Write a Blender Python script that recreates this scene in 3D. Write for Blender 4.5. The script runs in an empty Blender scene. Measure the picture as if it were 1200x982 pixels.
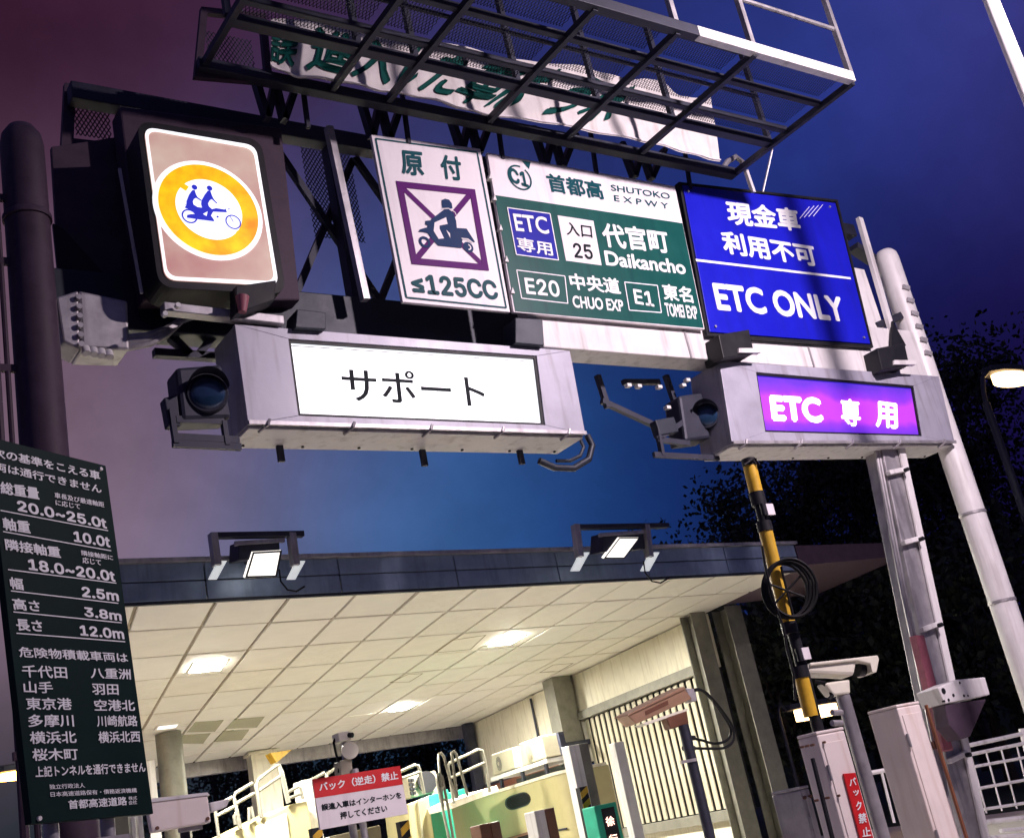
import bpy, bmesh, math, random
from mathutils import Vector as V, Matrix
from mathutils.geometry import tessellate_polygon
random.seed(7)
S = bpy.context.scene
C = S.collection

# ---------------------------------------------------------------- camera
EYE = V((0.0, 0.0, 1.6))
FPX, CX, CY = 1400.0, 600.0, 491.0           # focal length and centre in photo pixels (1200 x 982)
yaw, pitch, roll = math.radians(37.301), math.radians(18.832), math.radians(-11.912)
FW = V((math.sin(yaw) * math.cos(pitch), math.cos(yaw) * math.cos(pitch), math.sin(pitch)))
_r0 = FW.cross(V((0, 0, 1))).normalized(); _u0 = _r0.cross(FW)
RT = _r0 * math.cos(roll) + _u0 * math.sin(roll)
UP = -_r0 * math.sin(roll) + _u0 * math.cos(roll)
cam_d = bpy.data.cameras.new('camera'); cam = bpy.data.objects.new('camera', cam_d); C.objects.link(cam)
cam_d.sensor_fit = 'HORIZONTAL'; cam_d.sensor_width = 36.0; cam_d.lens = 36.0 * FPX / 1200.0
cam_d.clip_start = 0.05; cam_d.clip_end = 3000
M = Matrix.Identity(4)
for i in range(3):
    M[i][0], M[i][1], M[i][2], M[i][3] = RT[i], UP[i], -FW[i], EYE[i]
cam.matrix_world = M
S.camera = cam

# ---------------------------------------------------------------- night sky and exposure
S.view_settings.view_transform = 'Standard'; S.view_settings.look = 'None'
S.view_settings.exposure = 0.0; S.view_settings.gamma = 1.0
S.cycles.max_bounces = 8; S.cycles.diffuse_bounces = 5; S.cycles.sample_clamp_indirect = 6.0
S.cycles.use_denoising = True
def ray(px, py):
    return FW * FPX + RT * (px - CX) - UP * (py - CY)
W = bpy.data.worlds.new('World'); S.world = W; W.use_nodes = True
nt = W.node_tree; nt.nodes.clear()
N = nt.nodes.new; L = nt.links.new
SKY = [  # city glow: a direction of the view and the colour of the air there (linear)
    ((40, 60), (.036, .007, .024)), ((230, 40), (.055, .018, .045)), ((60, 420), (.15, .08, .12)), ((170, 560), (.23, .16, .215)),
    ((480, 590), (.04, .13, .33)), ((420, 340), (.04, .06, .22)), ((740, 540), (.007, .04, .19)), ((700, 60), (.02, .024, .13)), ((950, 170), (.008, .036, .24)),
    ((1130, 60), (.045, .04, .20)), ((1150, 320), (.013, .004, .07)), ((1100, 620), (.002, .001, .012)), ((880, 570), (.004, .008, .07)), ((1180, 480), (.004, .001, .022)), ((1030, 480), (.006, .004, .05)), ((300, 950), (.006, .015, .02))]
tc = N('ShaderNodeTexCoord')
nz = N('ShaderNodeTexNoise'); nz.inputs['Scale'].default_value = 2.2; nz.inputs['Detail'].default_value = 3
L(tc.outputs['Generated'], nz.inputs['Vector'])
jit = N('ShaderNodeVectorMath'); jit.operation = 'MULTIPLY_ADD'
L(nz.outputs['Color'], jit.inputs[0]); jit.inputs[1].default_value = (.14, .14, .14); jit.inputs[2].default_value = (-.07, -.07, -.07)
add = N('ShaderNodeVectorMath'); add.operation = 'ADD'; L(tc.outputs['Generated'], add.inputs[0]); L(jit.outputs[0], add.inputs[1])
nrm = N('ShaderNodeVectorMath'); nrm.operation = 'NORMALIZE'; L(add.outputs[0], nrm.inputs[0])
acc = None; wsum = None
for (px, py), col in SKY:
    d = ray(px, py).normalized()
    dot = N('ShaderNodeVectorMath'); dot.operation = 'DOT_PRODUCT'; L(nrm.outputs[0], dot.inputs[0]); dot.inputs[1].default_value = d
    ma = N('ShaderNodeMath'); ma.operation = 'MULTIPLY_ADD'; L(dot.outputs['Value'], ma.inputs[0]); ma.inputs[1].default_value = 90; ma.inputs[2].default_value = -90
    ex = N('ShaderNodeMath'); ex.operation = 'EXPONENT'; L(ma.outputs[0], ex.inputs[0])
    e2 = N('ShaderNodeMath'); e2.operation = 'ADD'; L(ex.outputs[0], e2.inputs[0]); e2.inputs[1].default_value = 1e-4
    sc = N('ShaderNodeVectorMath'); sc.operation = 'SCALE'; sc.inputs[0].default_value = col; L(e2.outputs[0], sc.inputs['Scale'])
    if acc is None: acc, wsum = sc, e2
    else:
        a = N('ShaderNodeVectorMath'); a.operation = 'ADD'; L(acc.outputs[0], a.inputs[0]); L(sc.outputs[0], a.inputs[1]); acc = a
        b = N('ShaderNodeMath'); b.operation = 'ADD'; L(wsum.outputs[0], b.inputs[0]); L(e2.outputs[0], b.inputs[1]); wsum = b
inv = N('ShaderNodeMath'); inv.operation = 'DIVIDE'; inv.inputs[0].default_value = 1; L(wsum.outputs[0], inv.inputs[1])
fin = N('ShaderNodeVectorMath'); fin.operation = 'SCALE'; L(acc.outputs[0], fin.inputs[0]); L(inv.outputs[0], fin.inputs['Scale'])
nz2 = N('ShaderNodeTexNoise'); nz2.inputs['Scale'].default_value = 4.5; nz2.inputs['Detail'].default_value = 6; nz2.inputs['Roughness'].default_value = .6; L(tc.outputs['Generated'], nz2.inputs['Vector'])
cl = N('ShaderNodeMapRange'); cl.inputs['From Min'].default_value = .3; cl.inputs['From Max'].default_value = .7; cl.inputs['To Min'].default_value = .72; cl.inputs['To Max'].default_value = 1.3; L(nz2.outputs['Fac'], cl.inputs['Value'])
thin = N('ShaderNodeVectorMath'); thin.operation = 'SCALE'; L(fin.outputs[0], thin.inputs[0]); L(cl.outputs['Result'], thin.inputs['Scale']); fin = thin
bg = N('ShaderNodeBackground'); L(fin.outputs[0], bg.inputs['Color']); bg.inputs['Strength'].default_value = 1.0
wo = N('ShaderNodeOutputWorld'); L(bg.outputs[0], wo.inputs['Surface'])

# ---------------------------------------------------------------- materials
def mat(name, col, rough=.55, metal=0.0, var=.18, scale=6.0, bump=.15, stain=None, spec=.5):
    m = bpy.data.materials.new(name); m.use_nodes = True; t = m.node_tree
    b = t.nodes['Principled BSDF']; b.inputs['Roughness'].default_value = rough; b.inputs['Metallic'].default_value = metal
    b.inputs['Specular IOR Level'].default_value = spec
    g = t.nodes.new('ShaderNodeTexCoord')
    n = t.nodes.new('ShaderNodeTexNoise'); n.inputs['Scale'].default_value = scale; n.inputs['Detail'].default_value = 7; n.inputs['Roughness'].default_value = .65
    t.links.new(g.outputs['Object'], n.inputs['Vector'])
    r = t.nodes.new('ShaderNodeValToRGB'); r.color_ramp.elements[0].position = .3; r.color_ramp.elements[1].position = .7
    lo = [c * (1 - var) for c in col]; hi = [min(1, c * (1 + var * .6)) for c in col]
    r.color_ramp.elements[0].color = (*lo, 1); r.color_ramp.elements[1].color = (*hi, 1)
    t.links.new(n.outputs['Fac'], r.inputs['Fac'])
    rv = t.nodes.new('ShaderNodeMapRange'); rv.inputs['To Min'].default_value = max(.03, rough - .12); rv.inputs['To Max'].default_value = min(1, rough + .16)
    t.links.new(n.outputs['Fac'], rv.inputs['Value']); t.links.new(rv.outputs['Result'], b.inputs['Roughness'])
    out = r.outputs['Color']
    if stain:                                   # drips and grime with a shape of their own
        mp = t.nodes.new('ShaderNodeMapping'); mp.inputs['Scale'].default_value = (7, 7, .7); t.links.new(g.outputs['Object'], mp.inputs['Vector'])
        n2 = t.nodes.new('ShaderNodeTexNoise'); n2.inputs['Scale'].default_value = 1.6; n2.inputs['Detail'].default_value = 6; t.links.new(mp.outputs[0], n2.inputs['Vector'])
        r2 = t.nodes.new('ShaderNodeValToRGB'); r2.color_ramp.elements[0].position = .52; r2.color_ramp.elements[1].position = .72
        r2.color_ramp.elements[0].color = (0, 0, 0, 1); r2.color_ramp.elements[1].color = (.75, .75, .75, 1); t.links.new(n2.outputs['Fac'], r2.inputs['Fac'])
        mx = t.nodes.new('ShaderNodeMix'); mx.data_type = 'RGBA'; t.links.new(r2.outputs['Color'], mx.inputs['Factor']); t.links.new(out, mx.inputs['A']); mx.inputs['B'].default_value = (*stain, 1)
        out = mx.outputs['Result']
    t.links.new(out, b.inputs['Base Color'])
    if bump:
        bp = t.nodes.new('ShaderNodeBump'); bp.inputs['Strength'].default_value = bump; bp.inputs['Distance'].default_value = .02
        t.links.new(n.outputs['Fac'], bp.inputs['Height']); t.links.new(bp.outputs[0], b.inputs['Normal'])
    return m
def emit(name, col, strength, base=(.8, .8, .8)):
    m = bpy.data.materials.new(name); m.use_nodes = True; b = m.node_tree.nodes['Principled BSDF']
    b.inputs['Base Color'].default_value = (*base, 1); b.inputs['Emission Color'].default_value = (*col, 1); b.inputs['Emission Strength'].default_value = strength
    b.inputs['Roughness'].default_value = .4
    return m
def emit_noise(name, c0, c1, strength, scale):
    m = emit(name, c0, strength); t = m.node_tree; b = t.nodes['Principled BSDF']
    g = t.nodes.new('ShaderNodeTexCoord'); n = t.nodes.new('ShaderNodeTexNoise'); n.inputs['Scale'].default_value = scale; n.inputs['Detail'].default_value = 4
    r = t.nodes.new('ShaderNodeValToRGB'); r.color_ramp.elements[0].position = .35; r.color_ramp.elements[1].position = .65
    r.color_ramp.elements[0].color = (*c0, 1); r.color_ramp.elements[1].color = (*c1, 1); b.inputs['Base Color'].default_value = (*[x * .3 for x in c1], 1)
    t.links.new(g.outputs['Object'], n.inputs['Vector']); t.links.new(n.outputs['Fac'], r.inputs['Fac']); t.links.new(r.outputs['Color'], b.inputs['Emission Color'])
    return m
K = dict(
    asphalt=mat('asphalt', (.05, .05, .05), .9, scale=40, bump=.4), concrete=mat('concrete', (.58, .55, .50), .85, scale=9, bump=.3),
    galv=mat('galvanised_steel', (.42, .40, .42), .42, .55, .3, 5, .12, stain=(.2, .19, .2)), white_steel=mat('white_painted_steel', (.72, .70, .70), .4, 0, .1, 4, .08, stain=(.42, .39, .38)),
    grey_box=mat('grey_sign_housing', (.39, .38, .46), .42, .1, .16, 3, .1, stain=(.24, .22, .25)), dark_steel=mat('dark_steel', (.026, .028, .048), .55, .3, .3, 7, .15),
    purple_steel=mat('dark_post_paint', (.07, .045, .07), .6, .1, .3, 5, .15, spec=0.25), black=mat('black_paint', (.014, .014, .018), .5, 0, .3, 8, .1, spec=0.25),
    ink=mat('dark_ink', (.008, .014, .018), .6, 0, .1, 8, 0, spec=0.12), green=mat('sign_green', (.004, .078, .068), .38, 0, .14, 3, .02, stain=(.003, .055, .055), spec=0.18), teal=mat('sign_dark_teal', (.002, .07, .09), .5, 0, .1, 5, 0, spec=0.12),
    blue=mat('sign_blue', (.010, .012, .46), .33, 0, .12, 2, .02, stain=(.010, .012, .36), spec=0.22), navy=mat('sign_navy', (.008, .010, .33), .45, 0, .1, 4, 0, spec=0.15), white=mat('sign_white', (.82, .77, .80), .45, 0, .06, 3, .02, stain=(.68, .62, .66)),
    letter=mat('white_lettering', (.85, .86, .88), .5, 0, .04, 6, 0), purple=mat('sign_purple', (.10, .004, .14), .5, 0, .1, 6, 0, spec=0.12), scoot=mat('pictogram_blue', (.004, .03, .11), .5, 0, .1, 6, 0, spec=0.12),
    board=mat('dark_green_board', (.004, .018, .017), .5, 0, .3, 2, .04, spec=0.1), banner=mat('banner_cloth', (.72, .68, .66), .8, 0, .12, 5, .2, stain=(.5, .46, .44)), banner_ink=mat('banner_green_ink', (.004, .07, .06), .7, 0, .1, 6, 0, spec=0.1),
    ceiling=mat('ceiling_panel_paint', (.86, .83, .77), .5, 0, .05, 2.5, .05), ceiling_b=mat('ceiling_panel_paint_aged', (.84, .80, .73), .5, 0, .08, 1.7, .06), ceiling_c=mat('ceiling_panel_paint_stained', (.85, .82, .75), .5, 0, .08, 2.1, .06, stain=(.74, .68, .56)), seam=mat('ceiling_backing', (.36, .31, .23), .8, 0, .2, 4, .1), fascia=mat('fascia_panel', (.20, .26, .38), .35, .3, .25, 3, .1, stain=(.12, .16, .24)),
    fascia_dark=mat('fascia_seam', (.02, .025, .04), .5, .2), cream=mat('cream_wall', (.72, .68, .55), .6, 0, .1, 3, .08, stain=(.5, .45, .33)), slat=mat('louvre_slat', (.50, .47, .36), .5, .1, .12, 4, .08, stain=(.36, .32, .2)),
    olive=mat('olive_steel_column', (.19, .185, .155), .5, .3, .3, 4, .12), booth=mat('booth_cream', (.37, .33, .17), .45, 0, .1, 3, .05), brown=mat('brown_paint', (.14, .055, .03), .5, 0, .2, 6, .1), rust=mat('rust_brown', (.2, .07, .03), .7, 0, .3, 9, .2),
    rail=mat('handrail_steel', (.30, .29, .24), .35, .6, .15, 8, .05), yellow=mat('yellow_tape', (.70, .42, .03), .42, 0, .22, 9, .1, stain=(.25, .15, .02)), red=mat('sign_red', (.62, .012, .015), .42, 0, .1, 5, .02),
    pink=mat('pale_cabinet', (.82, .73, .69), .45, 0, .08, 3, .06, stain=(.66, .52, .45)), gloss=mat('gloss_housing', (.75, .72, .60), .3, 0, .1, 4, .03), glass=mat('lens_glass', (.02, .05, .11), .06, .2, .1, 6, 0, spec=1.0),
    vent=mat('vent_grille', (.25, .24, .16), .7, 0, .2, 25, .4), teal_box=mat('green_steel_box', (.01, .30, .20), .45, .1, .25, 3, .08), ac=mat('unit_cream', (.34, .31, .23), .5, 0, .1, 6, .05), cable=mat('black_cable', (.008, .008, .010), .6, 0, .1, 9, 0, spec=.15),
    leaf=mat('leaf', (.022, .032, .014), .7, 0, .4, 3, 0), bark=mat('bark', (.06, .045, .03), .9, 0, .3, 12, .4), camera_tan=mat('camera_housing_tan', (.36, .22, .14), .42, .3, .15, 6, .06), window=mat('dark_window', (.006, .006, .008), .6, 0, .1, 4, 0, spec=.05),
    grass=mat('grass', (.03, .05, .018), .9, 0, .5, 30, .5), conduit=mat('red_conduit', (.30, .09, .12), .5, 0, .3, 6, .1),
    lamp=emit('lamp_diffuser', (1, .95, .83), 1250), flood=emit('flood_face', (1, .93, .84), 1.6), flood_dim=emit('flood_strip', (.9, .95, .95), .55),
    panel=emit('lit_white_panel', (.93, .95, 1.0), 1.15), e_yel=emit_noise('lit_ring', (1.0, .22, .0), (1.0, .76, .0), .95, 3.5), e_white=emit('lit_sign_white', (.94, .95, 1.0), 1.0), e_pink=emit_noise('lit_frosted_panel', (.52, .20, .20), (.78, .58, .48), .72, 1.6),
    e_blue=emit('lit_sign_blue', (.004, .02, .55), .8, (.02, .02, .3)), e_letter=emit('lit_letters', (1.0, .90, 1.0), 1.9), warm=emit('sodium_lens', (1, .62, .26), 9), cool=emit('street_lens', (1, .86, .66), 45), orange=emit('orange_lens', (1, .40, .06), 30), led=emit('led_letter', (1, .55, .45), 2.2))
# backlit purple panel: tubes behind it, brighter along the middle
def purple_panel():
    m = emit('lit_purple_panel', (.3, .03, .8), 1.0, (.1, .02, .2)); t = m.node_tree; b = t.nodes['Principled BSDF']
    g = t.nodes.new('ShaderNodeTexCoord'); sep = t.nodes.new('ShaderNodeSeparateXYZ'); t.links.new(g.outputs['Generated'], sep.inputs[0])
    n = t.nodes.new('ShaderNodeTexNoise'); n.inputs['Scale'].default_value = 2.4; t.links.new(g.outputs['Object'], n.inputs['Vector'])
    a = t.nodes.new('ShaderNodeMath'); a.operation = 'SUBTRACT'; t.links.new(sep.outputs['Z'], a.inputs[0]); a.inputs[1].default_value = .45
    q = t.nodes.new('ShaderNodeMath'); q.operation = 'ABSOLUTE'; t.links.new(a.outputs[0], q.inputs[0])
    s = t.nodes.new('ShaderNodeMath'); s.operation = 'MULTIPLY_ADD'; t.links.new(n.outputs['Fac'], s.inputs[0]); s.inputs[1].default_value = -.35; t.links.new(q.outputs[0], s.inputs[2])
    r = t.nodes.new('ShaderNodeValToRGB'); e = r.color_ramp.elements
    e[0].position = 0.0; e[0].color = (.60, .05, .92, 1); e[1].position = .26; e[1].color = (.05, .025, .62, 1)
    x = r.color_ramp.elements.new(.10); x.color = (.24, .03, .80, 1)
    t.links.new(s.outputs[0], r.inputs['Fac']); t.links.new(r.outputs['Color'], b.inputs['Emission Color'])
    return m
K['e_purple'] = purple_panel()

# ---------------------------------------------------------------- geometry helpers
def P(px, py, Y):                 # point of the pixel's ray on the upright plane y = Y (gantry-parallel)
    d = ray(px, py); return EYE + d * (Y / d.y)
def PZ(px, py, z):                # ... on the level plane at height z
    d = ray(px, py); return EYE + d * ((z - EYE.z) / d.z)
def PP(px, py, p0, n):            # ... on any plane
    d = ray(px, py); return EYE + d * ((V(p0) - EYE).dot(n) / d.dot(n))
def planeY(Y): return lambda px, py: P(px, py, Y)
class MB:
    def __init__(s): s.v = []; s.f = []; s.sm = False
    def add(s, vs, fs):
        o = len(s.v); s.v += [V(p) for p in vs]; s.f += [tuple(i + o for i in f) for f in fs]; return s
    def quad(s, a, b, c, d): return s.add([a, b, c, d], [(0, 1, 2, 3)])
    def prism(s, poly, off):
        n = len(poly); off = V(off); poly = [V(p) for p in poly]
        tri = tessellate_polygon([poly]) if n > 4 else None
        fs = [tuple(t) for t in tri] if tri else [tuple(range(n))]
        fb = [tuple(reversed([i + n for i in f])) for f in fs]
        return s.add(poly + [p + off for p in poly], fs + fb + [(i, i + n, (i + 1) % n + n, (i + 1) % n) for i in range(n)])
    def box(s, c, sx, sy, sz, ex=V((1, 0, 0)), ey=V((0, 1, 0)), ez=V((0, 0, 1))):
        c = V(c); X, Y, Z = ex * sx / 2, ey * sy / 2, ez * sz / 2
        return s.prism([c - X - Y - Z, c + X - Y - Z, c + X + Y - Z, c - X + Y - Z], Z * 2)
    def bar(s, a, b, w, h=None, up=V((0, 0, 1))):
        a, b = V(a), V(b); h = h or w; d = (b - a).normalized()
        if abs(d.dot(up)) > .95: up = V((0, 1, 0))
        x = d.cross(up).normalized() * w / 2; y = x.cross(d).normalized() * h / 2
        return s.prism([a - x - y, a + x - y, a + x + y, a - x + y], b - a)
    def cyl(s, a, b, r, r2=None, n=20, cap=True):
        a, b = V(a), V(b); r2 = r if r2 is None else r2; d = (b - a).normalized()
        u = d.cross(V((0, 0, 1)) if abs(d.z) < .9 else V((0, 1, 0))).normalized(); w = d.cross(u)
        vs = [p + (u * math.cos(t) + w * math.sin(t)) * q for p, q in ((a, r), (b, r2)) for t in [2 * math.pi * i / n for i in range(n)]]
        fs = [(i, (i + 1) % n, (i + 1) % n + n, i + n) for i in range(n)]
        if cap: fs += [tuple(range(n))[::-1], tuple(range(n, 2 * n))]
        s.sm = True; return s.add(vs, fs)
    def tube(s, pts, r, n=8):
        pts = [V(p) for p in pts]; m = len(pts); vs = []; pu = None
        for k, p in enumerate(pts):
            d = (pts[min(k + 1, m - 1)] - pts[max(k - 1, 0)]).normalized()
            if pu is None: pu = d.cross(V((0, 0, 1)) if abs(d.z) < .9 else V((0, 1, 0))).normalized()
            u = (pu - d * pu.dot(d)).normalized(); pu = u; w = d.cross(u)
            vs += [p + (u * math.cos(2 * math.pi * i / n) + w * math.sin(2 * math.pi * i / n)) * r for i in range(n)]
        fs = [(k * n + i, k * n + (i + 1) % n, (k + 1) * n + (i + 1) % n, (k + 1) * n + i) for k in range(m - 1) for i in range(n)]
        fs += [tuple(range(n))[::-1], tuple(range((m - 1) * n, m * n))]
        s.sm = True; return s.add(vs, fs)
    def lathe(s, base, axis, prof, n=28):       # prof: (distance along axis, radius)
        base, axis = V(base), V(axis).normalized(); u = axis.cross(V((0, 0, 1)) if abs(axis.z) < .9 else V((0, 1, 0))).normalized(); w = axis.cross(u); vs = []
        for h, r in prof: vs += [base + axis * h + (u * math.cos(2 * math.pi * i / n) + w * math.sin(2 * math.pi * i / n)) * r for i in range(n)]
        m = len(prof); fs = [(k * n + i, k * n + (i + 1) % n, (k + 1) * n + (i + 1) % n, (k + 1) * n + i) for k in range(m - 1) for i in range(n)]
        fs += [tuple(range(n))[::-1], tuple(range((m - 1) * n, m * n))]
        s.sm = True; return s.add(vs, fs)
    def poly(s, pts):
        pts = [V(p) for p in pts]; return s.add(pts, [tuple(t) for t in tessellate_polygon([pts])])
    def frame(s, outer, k, off):                # flat picture-frame of width k round a quad, extruded
        o = [V(p) for p in outer]; c = []
        for i in range(4):
            a, b, d = o[i], o[(i + 1) % 4], o[i - 1]
            c.append(a + (b - a).normalized() * k + (d - a).normalized() * k)
        for i in range(4):
            j = (i + 1) % 4; s.prism([o[i], o[j], c[j], c[i]], off)
        return s
NAMES = {}
def mesh_obj(name, mb, m, bevel=0.0, smooth=False):
    me = bpy.data.meshes.new(name); me.from_pydata([tuple(p) for p in mb.v], [], mb.f); me.validate(); me.update()
    bm = bmesh.new(); bm.from_mesh(me)
    if len(bm.faces) < 20000: bmesh.ops.recalc_face_normals(bm, faces=bm.faces)
    if bevel:
        es = [e for e in bm.edges if len(e.link_faces) == 2 and e.calc_face_angle(0) > .5]
        bmesh.ops.bevel(bm, geom=es, offset=bevel, segments=2, profile=.5, affect='EDGES', clamp_overlap=True)
    bm.to_mesh(me); bm.free()
    if smooth or mb.sm:
        me.polygons.foreach_set('use_smooth', [True] * len(me.polygons))
        try: me.set_sharp_from_angle(angle=.7)
        except Exception: pass
    me.materials.append(K[m] if isinstance(m, str) else m)
    o = bpy.data.objects.new(name, me); C.objects.link(o); return o
def tag(o, label=None, cat=None, group=None, kind=None):
    if label: o['label'] = label
    if cat: o['category'] = cat
    if group: o['group'] = group
    if kind: o['kind'] = kind
    return o
class Thing:
    """parts are modelled in place; finish() hangs them on an Empty at the thing's base"""
    def __init__(s, name, label, cat, group=None): s.name, s.label, s.cat, s.group, s.parts = name, label, cat, group, []
    def part(s, name, mb, m, parent=None, bevel=0.0, label=None, kind=None, smooth=False):
        o = mesh_obj(name, mb, m, bevel, smooth); s.parts.append((o, parent)); tag(o, label, kind=kind); return o
    def link(s, o, parent=None): s.parts.append((o, parent)); return o
    def finish(s, base=None):
        lo = V((1e9,) * 3); hi = V((-1e9,) * 3)
        for o, _ in s.parts:
            for v in o.data.vertices[:]:
                p = v.co + o.location
                for i in range(3): lo[i] = min(lo[i], p[i]); hi[i] = max(hi[i], p[i])
        b = V(base) if base else V(((lo.x + hi.x) / 2, (lo.y + hi.y) / 2, lo.z))
        e = bpy.data.objects.new(s.name, None); C.objects.link(e); e.location = b; e.empty_display_size = .2
        tag(e, s.label, s.cat, s.group); done = set()
        for o, par in s.parts:
            if o.location.length > 0: o.location = o.location - b
            elif o.data.name not in done: done.add(o.data.name); o.data.transform(Matrix.Translation(-b))
            o.parent = par if par else e
        return e
def single(name, mb, m, label, cat, group=None, bevel=0.0, kind=None):
    lo = V((min(p.x for p in mb.v), min(p.y for p in mb.v), min(p.z for p in mb.v))); hi = V((max(p.x for p in mb.v), max(p.y for p in mb.v), max(p.z for p in mb.v)))
    b = V(((lo.x + hi.x) / 2, (lo.y + hi.y) / 2, lo.z)); mb.v = [p - b for p in mb.v]
    o = mesh_obj(name, mb, m, bevel); o.location = b; return tag(o, label, cat, group, kind)
def structure(name, mb, m): return tag(mesh_obj(name, mb, m), kind='structure')

TXT = {}
try:                                             # Blender's own interface typeface: plain grotesque numerals like the signs'
    FONT = bpy.data.fonts.load(bpy.utils.system_resource('DATAFILES', path='fonts') + '/Inter.woff2')
except Exception:
    FONT = None
def glyphs(s, bold):
    if (s, bold) in TXT: return TXT[s, bold]
    cu = bpy.data.curves.new('t', 'FONT'); cu.body = s; cu.size = 1; cu.resolution_u = 4
    if FONT and any(ch.isdigit() for ch in s) and all(ord(ch) < 256 or ch == '≤' for ch in s): cu.font = FONT
    o = bpy.data.objects.new('t', cu); C.objects.link(o)
    me = bpy.data.meshes.new_from_object(o.evaluated_get(bpy.context.evaluated_depsgraph_get()))
    vs = [v.co.copy() for v in me.vertices]; fs = [tuple(p.vertices) for p in me.polygons]
    bpy.data.objects.remove(o); bpy.data.curves.remove(cu); bpy.data.meshes.remove(me)
    TXT[s, bold] = (vs, fs); return vs, fs
def text(mb, pl, s, tl, bl, br, lift, bold=.02):
    """letters whose outline box has its top-left, bottom-left and bottom-right corners at these places of the plane"""
    vs, fs = glyphs(s, 0); A, B, T = pl(*bl), pl(*br), pl(*tl)
    x0 = min(v.x for v in vs); x1 = max(v.x for v in vs); y0 = min(v.y for v in vs); y1 = max(v.y for v in vs)
    if bold: x0 -= bold; x1 += bold; y0 -= bold; y1 += bold
    for k, (sx, sy) in enumerate(((0, 0), (1, 0), (-1, 0), (0, 1), (0, -1), (.7, .7), (-.7, -.7), (.7, -.7), (-.7, .7)) if bold else ((0, 0),)):   # heavy print: the stroke laid out in all directions
        mb.add([A + (B - A) * ((v.x + sx * bold - x0) / (x1 - x0)) + (T - A) * ((v.y + sy * bold - y0) / (y1 - y0)) + lift * (1 + .04 * k) for v in vs], fs)
def stroke(mb, pl, pts, w, lift):               # flat painted line through places of the plane, w in metres
    q = [pl(*p) + lift for p in pts]
    for k, (a, b) in enumerate(zip(q, q[1:])):
        up = lift.normalized() * .0005 * k; a = a + up; b = b + up
        d = (b - a).normalized(); n = d.cross(lift.normalized()) * w / 2
        mb.quad(a - n, b - n, b + n, a + n)
def area(mb, pl, pts, lift): mb.poly([pl(*p) + lift for p in pts])
def ring(mb, pl, c, r0, r1, lift, ax, a0=0, a1=360, n=40):   # painted ring of the plane, radii in metres
    o = pl(*c) + lift; u, v = ax; vs = []; k = n + 1
    for r in (r0, r1):
        vs += [o + (u * math.cos(math.radians(a0 + (a1 - a0) * i / n)) + v * math.sin(math.radians(a0 + (a1 - a0) * i / n))) * r for i in range(k)]
    mb.add(vs, [(i, i + 1, i + 1 + k, i + k) for i in range(n)])
def disc(mb, pl, c, r, lift, ax, n=40):
    o = pl(*c) + lift; u, v = ax
    mb.add([o + (u * math.cos(2 * math.pi * i / n) + v * math.sin(2 * math.pi * i / n)) * r for i in range(n)], [tuple(range(n))])
XZ = (V((1, 0, 0)), V((0, 0, 1)))
def lift(mm): return V((0, -mm / 1000.0, 0))
def screws(pl, pts, r, lf, up=None):
    mb = MB()
    for p in pts: c = pl(*p); mb.cyl(c, c + lf.normalized() * .018, r, n=8)
    return mb

# ================================================================ ground
mb = MB(); mb.quad((-400, -400, 0), (600, -400, 0), (600, 900, 0), (-400, 900, 0)); structure('ground', mb, 'grass')
mb = MB(); mb.quad((-14, -60, .004), (9.2, -60, .004), (12, 3, .004), (-12, 3, .004)); structure('road', mb, 'asphalt')
mb = MB(); mb.quad((-12, 2.8, .008), (20, 2.8, .008), (34, 60, .008), (0, 60, .008)); structure('toll_plaza_pavement', mb, 'concrete')
mb = MB(); mb.prism([(6.4, 2, .01), (14, 2, .01), (16, 12.5, .01), (6.6, 12.5, .01)], (0, 0, .14)); structure('traffic_island', mb, 'concrete')
mb = MB(); mb.prism([(.9, 5.5, .01), (2.9, 5.5, .01), (3.3, 12.5, .01), (1.3, 12.5, .01)], (0, 0, .14)); structure('kerbed_verge', mb, 'concrete')

# ================================================================ toll canopy
CO = V((4.35, 13.70, 0)); EX = V((.9989, .048, 0)); EY = V((.2146, .9767, 0)); CZ = 5.0
def CP(s, t, z=CZ): return CO + EX * s + EY * t + V((0, 0, z))
ENX = EY.cross(V((0, 0, 1)))                     # across the lanes, away from the wall's face = -ENX
WALL0 = CP(11.95, 3.6, 0)
def PW(px, py, off=0.0): return PP(px, py, WALL0 - ENX * off, ENX)
T = Thing('toll_canopy', 'wide toll gate canopy with cream panelled ceiling and dark blue metal fascia', 'canopy')
S0, S1, TE = -.85, 12.15, 18.0
mb = MB(); mb.prism([CP(S0, .02, CZ + .05), CP(S1, .02, CZ + .05), CP(S1, TE, CZ + .05), CP(S0, TE, CZ + .05)], (0, 0, .10)); T.part('ceiling_backing', mb, 'seam')
mb = MB(); mb.prism([CP(S0, .05, CZ + .16), CP(S1, .05, CZ + .16), CP(S1, TE, CZ + .16), CP(S0, TE, CZ + .16)], (0, 0, .26)); T.part('roof', mb, 'fascia_dark')
cell = {}
rows = [0.0, 1.63] + [1.63 + 1.82 * k for k in range(1, 10)]
skip = set()
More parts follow.
